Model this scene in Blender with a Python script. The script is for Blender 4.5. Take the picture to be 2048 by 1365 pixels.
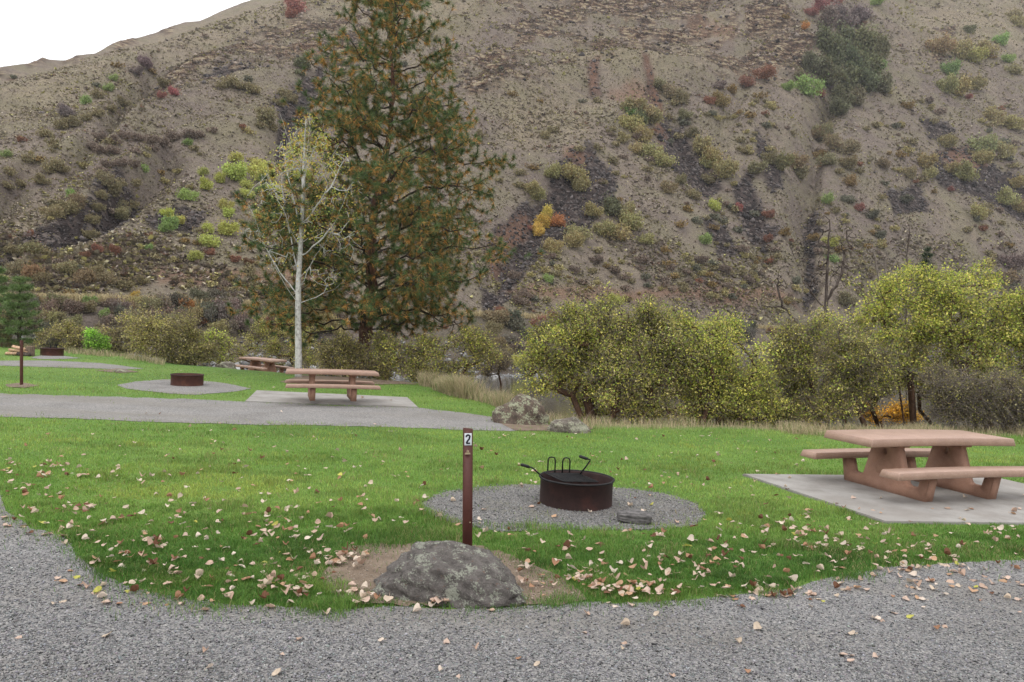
import bpy, bmesh, math
import numpy as np
from mathutils import Vector, Matrix
for o in list(bpy.data.objects): bpy.data.objects.remove(o)
S = bpy.context.scene
COL = S.collection
# ------------------------------------------------------------------ camera, world, sun
FPX, VH, CH, GP, GQ = 1480.0, 700.0, 1.93, 0.029, -0.046
cd = bpy.data.cameras.new("camera"); cam = bpy.data.objects.new("camera", cd); COL.objects.link(cam)
cam.location = (0, 0, CH); cam.rotation_euler = (math.radians(90), 0, 0)
cd.sensor_width = 36; cd.lens = FPX / 2048 * 36; cd.shift_y = (VH - 682.5) / 2048
cd.clip_start = 0.05; cd.clip_end = 5000
S.camera = cam
S.view_settings.view_transform = 'Standard'; S.view_settings.look = 'None'
S.view_settings.exposure = 0.10; S.view_settings.gamma = 1
SUN_EL, SUN_AZ = math.radians(58), math.radians(200)
W = bpy.data.worlds.new("World"); S.world = W; W.use_nodes = True
nt = W.node_tree; nt.nodes.clear()
def N(nt, t, **k):
    n = nt.nodes.new(t)
    for a, b in k.items(): setattr(n, a, b)
    return n
out = N(nt, 'ShaderNodeOutputWorld'); bg = N(nt, 'ShaderNodeBackground'); bg2 = N(nt, 'ShaderNodeBackground'); add = N(nt, 'ShaderNodeAddShader')
sky = N(nt, 'ShaderNodeTexSky', sky_type='NISHITA'); sky.sun_disc = False; sky.sun_elevation = SUN_EL; sky.sun_rotation = SUN_AZ
nt.links.new(sky.outputs[0], bg.inputs[0]); bg.inputs[1].default_value = 0.02
# even cloud deck, brighter towards the zenith as an overcast sky is
tc = N(nt, 'ShaderNodeTexCoord'); sp = N(nt, 'ShaderNodeSeparateXYZ'); mr = N(nt, 'ShaderNodeMapRange'); ns = N(nt, 'ShaderNodeTexNoise')
nt.links.new(tc.outputs['Generated'], sp.inputs[0]); nt.links.new(sp.outputs['Z'], mr.inputs[0])
mr.inputs[1].default_value = 0; mr.inputs[2].default_value = 1; mr.inputs[3].default_value = 0.80; mr.inputs[4].default_value = 2.15
ns.inputs['Scale'].default_value = 2.2; nt.links.new(tc.outputs['Generated'], ns.inputs['Vector'])
m1 = N(nt, 'ShaderNodeMath', operation='MULTIPLY_ADD'); nt.links.new(ns.outputs[0], m1.inputs[0]); m1.inputs[1].default_value = .08; nt.links.new(mr.outputs[0], m1.inputs[2])
bg2.inputs[0].default_value = (1.0, 0.99, 0.985, 1); nt.links.new(m1.outputs[0], bg2.inputs[1])
nt.links.new(bg.outputs[0], add.inputs[0]); nt.links.new(bg2.outputs[0], add.inputs[1]); nt.links.new(add.outputs[0], out.inputs[0])
sl = bpy.data.lights.new("sun", 'SUN'); sl.energy = 0.75; sl.angle = math.radians(18); sl.color = (1, .96, .9)
so = bpy.data.objects.new("sun", sl); COL.objects.link(so)
sd = Vector((math.sin(SUN_AZ) * math.cos(SUN_EL), math.cos(SUN_AZ) * math.cos(SUN_EL), math.sin(SUN_EL)))
so.rotation_euler = sd.to_track_quat('Z', 'Y').to_euler(); so.location = (0, -20, 40)

# ------------------------------------------------------------------ helpers
rng = np.random.default_rng(7)
def R(a=0., b=1., n=None): return rng.uniform(a, b, n)
def hsh(i, j, s):
    h = (i.astype(np.int64) * 374761393 + j.astype(np.int64) * 668265263 + s * 974711) & 0x7fffffff
    h = ((h ^ (h >> 13)) * 1274126177) & 0x7fffffff
    return ((h ^ (h >> 16)) & 0xffff) / 65535.0
def vn(x, y, s=0):
    x = np.asarray(x, float); y = np.asarray(y, float)
    i = np.floor(x); j = np.floor(y); f = x - i; g = y - j
    f = f * f * (3 - 2 * f); g = g * g * (3 - 2 * g)
    return ((hsh(i, j, s) * (1 - f) + hsh(i + 1, j, s) * f) * (1 - g) + (hsh(i, j + 1, s) * (1 - f) + hsh(i + 1, j + 1, s) * f) * g) * 2 - 1
def fbm(x, y, o=4, s=0):
    t = 0; a = .5
    for k in range(o):
        t = t + a * vn(x, y, s + k * 17); x = x * 2.03 + 5.1; y = y * 2.03 - 3.7; a *= .5
    return t
def sstep(a, b, x):
    t = np.clip((x - a) / (b - a), 0, 1); return t * t * (3 - 2 * t)
def inpoly(u, v, poly):
    p = np.array(poly, float); c = np.zeros(np.shape(u), bool)
    for k in range(len(p)):
        x1, y1 = p[k]; x2, y2 = p[k - 1]
        if y1 == y2: continue
        c ^= ((y1 > v) != (y2 > v)) & (u < (x2 - x1) * (v - y1) / (y2 - y1) + x1)
    return c
def dseg(u, v, pts, closed=False):
    p = np.array(pts, float); d = np.full(np.shape(u), 1e9)
    for k in range(len(p) if closed else len(p) - 1):
        a = p[k]; b = p[(k + 1) % len(p)]; ab = b - a
        t = np.clip(((u - a[0]) * ab[0] + (v - a[1]) * ab[1]) / (ab @ ab + 1e-9), 0, 1)
        d = np.minimum(d, np.hypot(u - a[0] - t * ab[0], v - a[1] - t * ab[1]))
    return d
def sdf(u, v, poly): return np.where(inpoly(u, v, poly), 1, -1) * dseg(u, v, poly, True)

def tag(o, label=None, cat=None, group=None, kind=None):
    if label: o['label'] = label
    if cat: o['category'] = cat
    if group: o['group'] = group
    if kind: o['kind'] = kind
    return o
def empty(name, loc=(0, 0, 0), M=None):
    o = bpy.data.objects.new(name, None); COL.objects.link(o); o.empty_display_size = .1
    if M is not None: o.matrix_world = M
    else: o.location = loc
    return o
def npmesh(name, V, F, mat, parent=None, col=None, smooth=False):
    V = np.asarray(V, np.float32).reshape(-1, 3)
    if isinstance(F, np.ndarray): F = [F]
    me = bpy.data.meshes.new(name)
    me.vertices.add(len(V)); me.vertices.foreach_set('co', V.ravel())
    li = np.concatenate([f.ravel() for f in F]).astype(np.int32)
    tot = np.concatenate([np.full(len(f), f.shape[1]) for f in F]).astype(np.int32)
    st = np.concatenate([[0], np.cumsum(tot)[:-1]]).astype(np.int32)
    me.loops.add(len(li)); me.loops.foreach_set('vertex_index', li)
    me.polygons.add(len(tot)); me.polygons.foreach_set('loop_start', st); me.polygons.foreach_set('loop_total', tot)
    if smooth: me.polygons.foreach_set('use_smooth', np.ones(len(tot), bool))
    if col is not None:
        c = np.asarray(col, np.float32)
        if c.shape[1] == 3: c = np.concatenate([c, np.ones((len(c), 1), np.float32)], 1)
        a = me.attributes.new('col', 'FLOAT_COLOR', 'POINT' if len(c) == len(V) else 'FACE'); a.data.foreach_set('color', c.ravel())
    me.update(); me.validate()
    me.materials.append(mat)
    o = bpy.data.objects.new(name, me); COL.objects.link(o)
    if parent: o.parent = parent
    return o
class MB:
    """collects pieces, builds ONE mesh object"""
    def __init__(s): s.V = []; s.F = {}; s.n = 0
    def add(s, V, F):
        V = np.asarray(V, float).reshape(-1, 3)
        for f in F: s.F.setdefault(len(f), []).append([i + s.n for i in f])
        s.V.append(V); s.n += len(V); return s
    def box(s, c, d, bev=0.0, M=None):
        bm = bmesh.new(); bmesh.ops.create_cube(bm, size=1)
        for v in bm.verts: v.co = Vector((v.co.x * d[0], v.co.y * d[1], v.co.z * d[2]))
        if bev: bmesh.ops.bevel(bm, geom=bm.edges[:], offset=bev, segments=2, affect='EDGES', profile=.5)
        if M is not None: bmesh.ops.transform(bm, matrix=M, verts=bm.verts)
        for v in bm.verts: v.co += Vector(c)
        s.frombm(bm); return s
    def frombm(s, bm):
        bm.verts.index_update(); s.add([v.co[:] for v in bm.verts], [[v.index for v in f.verts] for f in bm.faces]); bm.free()
    def tube(s, pts, r, n=8, cap=True):
        pts = [Vector(p) for p in pts]; rs = r if hasattr(r, '__len__') else [r] * len(pts)
        V = []; F = []; up = None
        for k, p in enumerate(pts):
            t = (pts[min(k + 1, len(pts) - 1)] - pts[max(k - 1, 0)]).normalized()
            if up is None: up = t.orthogonal().normalized()
            up = (up - t * up.dot(t)).normalized(); w = t.cross(up)
            for q in range(n):
                a = 2 * math.pi * q / n; V.append((p + (up * math.cos(a) + w * math.sin(a)) * rs[k])[:])
        for k in range(len(pts) - 1):
            for q in range(n): F.append([k * n + q, k * n + (q + 1) % n, (k + 1) * n + (q + 1) % n, (k + 1) * n + q])
        if cap: F.append(list(range(n))[::-1]); F.append([(len(pts) - 1) * n + q for q in range(n)])
        s.add(V, F); return s
    def build(s, name, mat, parent=None, smooth=False, col=None):
        V = np.concatenate(s.V)
        return npmesh(name, V, [np.array(f) for f in s.F.values()], mat, parent, col, smooth)
def ray(u, v): return np.stack([(np.asarray(u, float) - 1024) / FPX, np.ones(np.shape(u)), (VH - np.asarray(v, float)) / FPX], -1)
def P(u, v, h=0.0):
    """where the sight line through a point of the photo meets the lawn plane raised by h"""
    r = ray(u, v); t = (-CH + h) / (r[..., 2] - GP - GQ * r[..., 0])
    return r * t[..., None] + np.array([0, 0, CH])
def proj(p):
    p = np.asarray(p, float); return 1024 + FPX * p[..., 0] / p[..., 1], VH - FPX * (p[..., 2] - CH) / p[..., 1]
NRM = Vector((-GQ, -GP, 1)).normalized()
def frame(org, xdir):
    x = Vector(xdir); x = (x - NRM * x.dot(NRM)).normalized(); y = NRM.cross(x)
    M = Matrix((x, y, NRM)).transposed().to_4x4(); M.translation = Vector(org); return M

# ------------------------------------------------------------------ materials
def mat(name, rough=.9, spec=.3):
    m = bpy.data.materials.new(name); m.use_nodes = True; t = m.node_tree
    b = t.nodes['Principled BSDF']; b.inputs['Roughness'].default_value = rough; b.inputs['Specular IOR Level'].default_value = spec
    return m, t, b
def ramp(t, fac, stops):
    r = N(t, 'ShaderNodeValToRGB'); e = r.color_ramp.elements
    while len(e) > 1: e.remove(e[0])
    e[0].position = stops[0][0]; e[0].color = (*stops[0][1], 1)
    for p, c in stops[1:]: q = e.new(p); q.color = (*c, 1)
    t.links.new(fac, r.inputs[0]); return r.outputs[0]
def noise(t, vec, scale, detail=4, rough=.55, typ='ShaderNodeTexNoise'):
    n = N(t, typ); n.inputs['Scale'].default_value = scale
    if typ == 'ShaderNodeTexNoise': n.inputs['Detail'].default_value = detail; n.inputs['Roughness'].default_value = rough
    if vec is not None: t.links.new(vec, n.inputs['Vector'])
    return n
def mix(t, fac, a, b, mode='MIX'):
    m = N(t, 'ShaderNodeMix', data_type='RGBA', blend_type=mode)
    for s, v in ((m.inputs[0], fac), (m.inputs[6], a), (m.inputs[7], b)):
        if isinstance(v, (int, float)): s.default_value = v
        elif isinstance(v, tuple): s.default_value = (*v, 1)
        else: t.links.new(v, s)
    return m.outputs[2]
def bump(t, b, h, strength=.5, dist=.02):
    n = N(t, 'ShaderNodeBump'); n.inputs['Strength'].default_value = strength; n.inputs['Distance'].default_value = dist
    t.links.new(h, n.inputs['Height']); t.links.new(n.outputs[0], b.inputs['Normal'])
def pos(t): return N(t, 'ShaderNodeNewGeometry').outputs['Position']
def objco(t): return N(t, 'ShaderNodeTexCoord').outputs['Object']

def leafmat(name, trans=.35, objcol=False, rough=.6):
    m = bpy.data.materials.new(name); m.use_nodes = True; t = m.node_tree; t.nodes.clear()
    o = N(t, 'ShaderNodeOutputMaterial'); a = N(t, 'ShaderNodeAttribute', attribute_name='col')
    c = a.outputs['Color']
    if objcol: c = mix(t, 1.0, c, N(t, 'ShaderNodeObjectInfo').outputs['Color'], 'MULTIPLY')
    p = N(t, 'ShaderNodeBsdfPrincipled'); p.inputs['Roughness'].default_value = rough; p.inputs['Specular IOR Level'].default_value = .25
    tr = N(t, 'ShaderNodeBsdfTranslucent'); ms = N(t, 'ShaderNodeMixShader'); ms.inputs[0].default_value = trans
    t.links.new(c, p.inputs['Base Color']); t.links.new(c, tr.inputs[0]); t.links.new(p.outputs[0], ms.inputs[1]); t.links.new(tr.outputs[0], ms.inputs[2]); t.links.new(ms.outputs[0], o.inputs[0])
    return m
M_leaf = leafmat('foliage', .35); M_leafo = leafmat('far foliage', .25, True); M_needle = leafmat('pine needles', .15)
M_grass = leafmat('grass blades', .35); M_dead = leafmat('fallen leaf', .25, rough=.7)
def vcolmat(name, rough=.9, bscale=0, bs=.4, bd=.01):
    m, t, b = mat(name, rough, .25); a = N(t, 'ShaderNodeAttribute', attribute_name='col'); t.links.new(a.outputs['Color'], b.inputs['Base Color'])
    if bscale: bump(t, b, noise(t, pos(t), bscale).outputs[0], bs, bd)
    return m
M_scrub = vcolmat('dry scrub'); M_pebble = vcolmat('pebbles', .8)

def m_ground():
    m, t, b = mat('lawn soil'); p = pos(t)
    n1 = noise(t, p, .35, 5); n2 = noise(t, p, 9, 5); n3 = noise(t, p, 60, 3)
    g = ramp(t, n1.outputs[0], [(.3, (.07, .14, .02)), (.5, (.11, .20, .03)), (.72, (.16, .24, .045))])
    g = mix(t, ramp(t, n3.outputs[0], [(.4, (0, 0, 0)), (.65, (.6, .6, .6))]), g, (.035, .075, .014))
    at = N(t, 'ShaderNodeAttribute', attribute_name='col'); s = N(t, 'ShaderNodeSeparateColor'); t.links.new(at.outputs['Color'], s.inputs[0])
    dry = ramp(t, n2.outputs[0], [(.3, (.15, .12, .07)), (.7, (.30, .25, .15))])
    rock = ramp(t, n2.outputs[0], [(.35, (.06, .055, .05)), (.7, (.17, .15, .13))])
    c = mix(t, s.outputs[0], g, dry); c = mix(t, s.outputs[1], c, rock)
    t.links.new(c, b.inputs['Base Color']); bump(t, b, n3.outputs[0], .6, .02); return m
M_ground = m_ground()
def m_gravel(name, tint=(1, 1, 1), sc=75., weeds=0.0):
    m, t, b = mat(name, .85); p = pos(t)
    v = noise(t, p, sc, typ='ShaderNodeTexVoronoi'); v2 = noise(t, p, sc * 2.3, typ='ShaderNodeTexVoronoi')
    s = N(t, 'ShaderNodeSeparateColor'); t.links.new(v.outputs['Color'], s.inputs[0]); s2 = N(t, 'ShaderNodeSeparateColor'); t.links.new(v2.outputs['Color'], s2.inputs[0])
    c1 = ramp(t, s.outputs[0], [(0, (.09, .09, .093)), (.35, (.175, .178, .188)), (.6, (.24, .236, .232)), (.85, (.31, .30, .288)), (1, (.46, .45, .43))])
    c2 = ramp(t, s2.outputs[0], [(0, (.10, .10, .10)), (.5, (.215, .212, .208)), (1, (.36, .35, .335))])
    n = noise(t, p, 1.3, 5); mp_ = N(t, 'ShaderNodeMapping'); mp_.inputs['Scale'].default_value = (.16, 1.1, 1); t.links.new(p, mp_.inputs[0]); n4 = noise(t, mp_.outputs[0], .9, 5)
    c = mix(t, .4, c1, c2)
    c = mix(t, .9, c, ramp(t, n.outputs[0], [(.3, (.82, .80, .78)), (.5, (1, 1, 1)), (.75, (1.12, 1.10, 1.08))]), 'MULTIPLY')
    c = mix(t, ramp(t, n4.outputs[0], [(.48, (0, 0, 0)), (.62, (.5, .5, .5))]), c, (.20, .185, .16))
    if weeds: c = mix(t, ramp(t, noise(t, p, 2.2, 6).outputs[0], [(.5, (0, 0, 0)), (.7, (weeds,) * 3)]), c, (.16, .17, .07))
    c = mix(t, 1.0, c, tint, 'MULTIPLY')
    t.links.new(c, b.inputs['Base Color'])
    mm = N(t, 'ShaderNodeMath', operation='MULTIPLY'); mm.inputs[1].default_value = -1; t.links.new(v.outputs['Distance'], mm.inputs[0])
    bump(t, b, mm.outputs[0], .9, .01); return m
M_gravel = m_gravel('gravel', (.88, .87, .87)); M_gravel2 = m_gravel('gravel far', (.92, .90, .88), 60); M_gravelc = m_gravel('gravel circle', (.74, .72, .70), 75, .55)
def m_dirt():
    m, t, b = mat('bare dirt'); p = pos(t); n = noise(t, p, 5, 8, .65); n2 = noise(t, p, 70, 4)
    c = ramp(t, n.outputs[0], [(.3, (.11, .08, .056)), (.55, (.18, .135, .098)), (.75, (.25, .195, .145))])
    c = mix(t, ramp(t, n2.outputs[0], [(.5, (0, 0, 0)), (.68, (.7, .7, .7))]), c, (.12, .09, .065))
    t.links.new(c, b.inputs['Base Color']); bump(t, b, n2.outputs[0], .7, .015); return m
M_dirt = m_dirt()
def m_conc():
    m, t, b = mat('pad concrete', .85); p = pos(t); n = noise(t, p, 2.2, 8, .65); n2 = noise(t, p, 150, 3); n3 = noise(t, p, .9, 4)
    c = ramp(t, n.outputs[0], [(.3, (.19, .175, .16)), (.5, (.27, .257, .24)), (.7, (.325, .312, .295))])
    c = mix(t, ramp(t, n3.outputs[0], [(.48, (0, 0, 0)), (.62, (.55, .55, .55))]), c, (.22, .20, .18))
    c = mix(t, ramp(t, n2.outputs[0], [(.55, (0, 0, 0)), (.7, (.5, .5, .5))]), c, (.16, .15, .14))
    t.links.new(c, b.inputs['Base Color']); bump(t, b, n2.outputs[0], .3, .003); return m
M_conc = m_conc()
def m_table():
    m, t, b = mat('pink precast concrete', .75); p = objco(t); n = noise(t, p, 4, 8, .7); n2 = noise(t, p, 130, 4); n3 = noise(t, p, 40, 5, .7)
    c = ramp(t, n.outputs[0], [(.3, (.24, .13, .088)), (.5, (.30, .165, .112)), (.7, (.355, .205, .145))])
    c = mix(t, ramp(t, n2.outputs[0], [(.52, (0, 0, 0)), (.7, (.45, .45, .45))]), c, (.46, .33, .27))
    c = mix(t, ramp(t, n3.outputs[0], [(.58, (0, 0, 0)), (.72, (.5, .5, .5))]), c, (.22, .13, .095))
    t.links.new(c, b.inputs['Base Color']); bump(t, b, n3.outputs[0], .25, .004); return m
M_table = m_table()
def m_tabletop():
    m, t, b = mat('pink concrete top', .5, .55); p = objco(t); n = noise(t, p, 5, 8, .7); n2 = noise(t, p, 220, 3)
    g = N(t, 'ShaderNodeNewGeometry'); 
    c = ramp(t, n.outputs[0], [(.3, (.25, .15, .105)), (.55, (.315, .195, .14)), (.75, (.375, .245, .185))])
    c = mix(t, ramp(t, n2.outputs[0], [(.52, (0, 0, 0)), (.66, (.6, .6, .6))]), c, (.52, .40, .345)); c = mix(t, ramp(t, noise(t, p, 95, 5, .8).outputs[0], [(.54, (0, 0, 0)), (.66, (.6, .6, .6))]), c, (.24, .15, .12)); c = mix(t, ramp(t, noise(t, p, 3, 6, .7).outputs[0], [(.52, (0, 0, 0)), (.68, (.35, .35, .35))]), c, (.27, .18, .15))
    t.links.new(c, b.inputs['Base Color']); bump(t, b, n2.outputs[0], .2, .002); return m
M_top = m_tabletop()
def m_metal(name, a, bb, c2, rough=.6, met=.3):
    m, t, b = mat(name, rough); p = objco(t); n = noise(t, p, 7, 8, .7); n2 = noise(t, p, 90, 4)
    c = ramp(t, n.outputs[0], [(.3, a), (.52, bb), (.72, c2)]); c = mix(t, ramp(t, n2.outputs[0], [(.55, (0, 0, 0)), (.7, (.4, .4, .4))]), c, tuple(x * .5 for x in a))
    b.inputs['Metallic'].default_value = met; t.links.new(c, b.inputs['Base Color']); bump(t, b, n2.outputs[0], .15, .002); return m
M_rust = m_metal('rusty ring steel', (.028, .017, .016), (.048, .026, .024), (.085, .036, .03), .65, .1)
M_rustfar = m_metal('browner rusty steel', (.06, .028, .022), (.10, .042, .032), (.16, .07, .045), .7, .1)
M_black = m_metal('sooty black steel', (.008, .008, .009), (.016, .016, .017), (.03, .028, .026), .5, .5)
M_post = m_metal('brown painted post', (.065, .024, .019), (.088, .031, .025), (.11, .040, .032), .55, 0)
M_brass = m_metal('clip metal', (.35, .28, .16), (.5, .42, .28), (.65, .58, .42), .35, .9)
def flat(name, c, rough=.6):
    m, t, b = mat(name, rough); t.links.new(mix(t, noise(t, objco(t), 60).outputs[0], c, tuple(x * .85 for x in c)), b.inputs['Base Color']); return m
M_white = flat('white plate', (.62, .66, .70), .4); M_num = flat('dark numeral', (.008, .009, .018), .4)
M_grip = flat('black grip', (.012, .012, .012), .5)
def m_rock(name, dark, mid, lich, lo, hi, sc=1.):
    m, t, b = mat(name, .9); p = objco(t); n = noise(t, p, 5 * sc, 10, .7); n2 = noise(t, p, 22 * sc, 8, .7); n3 = noise(t, p, 3.2 * sc, 6, .6); n4 = noise(t, p, 9 * sc, 6, .7)
    c = ramp(t, n.outputs[0], [(.3, dark), (.6, mid), (.8, tuple(x * 1.35 for x in mid))])
    c = mix(t, ramp(t, n4.outputs[0], [(.60, (0, 0, 0)), (.68, (.8, .8, .8))]), c, (.17, .10, .07))
    k = N(t, 'ShaderNodeMath', operation='MULTIPLY_ADD'); k.inputs[1].default_value = .55; t.links.new(n2.outputs[0], k.inputs[0])
    k2 = N(t, 'ShaderNodeMath', operation='MULTIPLY'); k2.inputs[1].default_value = .62; t.links.new(n3.outputs[0], k2.inputs[0]); t.links.new(k2.outputs[0], k.inputs[2])
    c = mix(t, ramp(t, k.outputs[0], [(lo, (0, 0, 0)), (hi, (1, 1, 1))]), c, lich)
    t.links.new(c, b.inputs['Base Color']); bump(t, b, n2.outputs[0], 1., .035); return m
M_rock1 = m_rock('boulder basalt', (.06, .053, .049), (.18, .162, .15), (.32, .33, .27), .615, .66, 3.0)
M_rock2 = m_rock('lichen boulder', (.03, .026, .024), (.15, .11, .085), (.30, .31, .21), .605, .64, 1.6)
M_rock3 = m_rock('grey boulder', (.06, .052, .046), (.17, .145, .12), (.31, .31, .23), .585, .65, 1.5)
def m_bark(name, a, bb, c2, sc=6., stretch=.25, dist=.03):
    m, t, b = mat(name, .95); mp = N(t, 'ShaderNodeMapping'); mp.inputs['Scale'].default_value = (1, 1, stretch); t.links.new(objco(t), mp.inputs['Vector'])
    n = noise(t, mp.outputs[0], sc, 8, .7); c = ramp(t, n.outputs[0], [(.35, a), (.5, bb), (.68, c2)])
    t.links.new(c, b.inputs['Base Color']); bump(t, b, n.outputs[0], 1., dist); return m
M_pinebark = m_bark('ponderosa bark', (.025, .014, .011), (.085, .042, .028), (.17, .085, .055), 9)
M_pinebr = m_bark('dark pine branch', (.02, .015, .012), (.045, .032, .026), (.08, .055, .045), 20)
M_white_bark = m_bark('pale poplar bark', (.22, .21, .195), (.48, .47, .445), (.62, .61, .585), 14, .6, .01)
M_twig = m_bark('grey twigs', (.10, .085, .07), (.20, .17, .145), (.32, .28, .25), 25)
M_brown = m_bark('brown shrub bark', (.035, .02, .014), (.085, .048, .03), (.16, .09, .055), 14)
M_snag = m_bark('dead wood', (.035, .026, .022), (.075, .058, .05), (.17, .145, .125), 20)
M_drift = m_bark('weathered wood', (.045, .043, .043), (.115, .108, .106), (.19, .18, .176), 14, 3, .01)
M_wood = m_bark('split wood', (.30, .17, .10), (.52, .34, .22), (.62, .45, .32), 12)

# ------------------------------------------------------------------ terrain
UK = np.array([-400, 200, 950, 1480, 2048, 2500.]); D0K = np.array([70, 80, 115, 155, 215, 250.]); VK = np.array([598, 603, 632, 655, 683, 700.])
def ua(a): return 1024 + FPX * a
EU = [-400, 0, 120, 250, 350, 440, 600, 700, 840, 900, 975, 1080, 1180, 1300, 1500, 1620, 2048, 2500]
EV = [672, 692, 704, 716, 733, 741, 756, 763, 769, 789, 806, 846, 858, 857, 860, 868, 872, 880]
def Edge(a):
    u = ua(a); v = np.interp(u, EU, EV); return CH / ((v - VH) / FPX + GP + GQ * a)
def d0f(a): return np.interp(ua(a), UK, D0K)
def h0f(a): return d0f(a) * (VH - np.interp(ua(a), UK, VK)) / FPX
WZ = -1.57
def near_z(x, y):
    a = x / np.maximum(y, .5); e = Edge(a); s = y - e; u = ua(a)
    pl = GP * y + GQ * x
    w = np.interp(u, [0, 600, 800, 1100, 2048], [26, 27, 17, 13, 13])
    z = pl + (-2.4 - pl) * sstep(0, 1, np.clip(s / w, 0, 1)) + np.where(s > 1, .12 * fbm(x * .5, y * .5, 3), 0) * np.clip(s / 5, 0, 1)
    sh = d0f(a) * .82; d0 = d0f(a); zt = h0f(a) + CH
    k = np.clip((y - sh) / (d0 - sh), 0, 1)
    zb = -2.4 + (zt + 2.4) * (k ** .8)
    return np.where(y > sh, zb, z)
# ground sheet: from behind the camera down the bank to the river bed
b_ = np.linspace(-1.25, 1.25, 521); ys = np.concatenate([np.linspace(-6, 3, 10), 3 + (72 - 3) * np.linspace(0, 1, 300)[1:] ** 1.6])
B, Y = np.meshgrid(b_, ys); X = B * (Y + 9); Z = near_z(X, np.maximum(Y, .5)); Z = np.where(Y < 2, GP * Y + GQ * X, Z)
def gridF(nr, nc):
    i = np.arange(nr * nc).reshape(nr, nc); return np.stack([i[:-1, :-1], i[:-1, 1:], i[1:, 1:], i[1:, :-1]], -1).reshape(-1, 4)
A_ = X / np.maximum(Y, .5); E_ = Edge(A_)
U_, V_ = proj(np.stack([X, np.maximum(Y, 1), Z], -1))
s_ = Y - E_
drym = sstep(-.6, 1.5, s_ + .8 * fbm(X * 1.1, Y * 1.1, 3) + np.where(U_ < 700, -6, 0)) * (Y > 3)
rockm = sstep(6, 14, s_)
g = npmesh('ground', np.stack([X, Y, Z], -1), gridF(*X.shape), M_ground, col=np.stack([drym, rockm, 0 * Z], -1).reshape(-1, 3), smooth=True)
tag(g, 'green campground lawn sloping down to the river bank', 'ground', kind='structure')

# river
m, t, bb = mat('river water', .08, .5); bb.inputs['Base Color'].default_value = (.035, .04, .03, 1); n = noise(t, pos(t), 1.5, 4); bump(t, bb, n.outputs[0], .25, .05)
c = ramp(t, noise(t, pos(t), .15, 3).outputs[0], [(.4, (.03, .032, .022)), (.7, (.055, .06, .04))]); t.links.new(c, bb.inputs['Base Color'])
xs = np.linspace(-90, 260, 60); wy0, wy1 = 26., 240.
Xw, Yw = np.meshgrid(xs, np.linspace(wy0, wy1, 60))
tag(npmesh('river', np.stack([Xw, Yw, Xw * 0 + WZ], -1), gridF(60, 60), m), 'dark slow river glimpsed between the shrubs', 'river', kind='structure')

# hill sheet (polar rows, real distances)
NC = 940; ucol = np.linspace(-330, 2400, NC); ac = (ucol - 1024) / FPX
d0 = d0f(ac); h0 = h0f(ac)
Sl = np.interp(ucol, [-330, 300, 1024, 1700, 2400], [.55, .60, .76, .88, .92])
Ef = (VH - np.interp(ucol, [-330, 0, 100, 200, 330, 430, 560, 700, 900, 1200, 2400], [235, 168, 140, 112, 77, 44, 2, -60, -110, -140, -150])) / FPX
Eb = (VH - np.interp(ucol, [-330, 0, 60, 85, 110, 130, 150, 190, 215, 240, 275, 310, 330, 370, 400, 450, 500, 560, 700, 900, 1200, 2400], [180, 136, 128, 118, 122, 124, 116, 112, 95, 84, 80, 70, 61, 48, 44, 22, 2, -25, -90, -140, -170, -180])) / FPX
dc = (Sl * d0 - h0) / (Sl - Ef)
rows = []
sh = d0 * .82
for k in np.linspace(0, 1, 16)[:-1]: y = 66 * 0 + (sh - 12) + 12 * k; rows.append((y, y * 0 - 2.4))
for k in np.linspace(0, 1, 40): rows.append((sh + (d0 - sh) * k, -2.4 + (h0 + CH + 2.4) * k ** .8))
rows.append((d0 + 1.6, h0 + CH + .02)); rows.append((d0 + 3.2, h0 + CH + .06))
NH = 420
for k in np.linspace(0, 1, NH)[1:]:
    e0 = h0 / d0; e = e0 + (Ef - e0) * k; d = (Sl * d0 - h0) / (Sl - e); rows.append((d + 3.4 * (1 - k), e * d + CH))
for k in np.linspace(0, 1, 14)[1:]: rows.append((dc * (1 + .35 * k), (Ef * dc + CH) * (1 - k) + (Eb * dc * 1.35 + CH) * k - 9 * math.sin(math.pi * k) * (ucol < 800)))
for k in np.linspace(0, 1, 6)[1:]: rows.append((dc * (1.35 + .5 * k), Eb * dc * 1.35 + CH - dc * .25 * k))
HY = np.array([r[0] for r in rows]); HZ = np.array([r[1] for r in rows]); NR = len(rows)
HX = HY * ac[None, :]
HU, HV = proj(np.stack([HX, HY, HZ], -1))
on = sstep(0, 1, (HY - d0[None, :]) / 25)                      # no relief at the road bench
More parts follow.
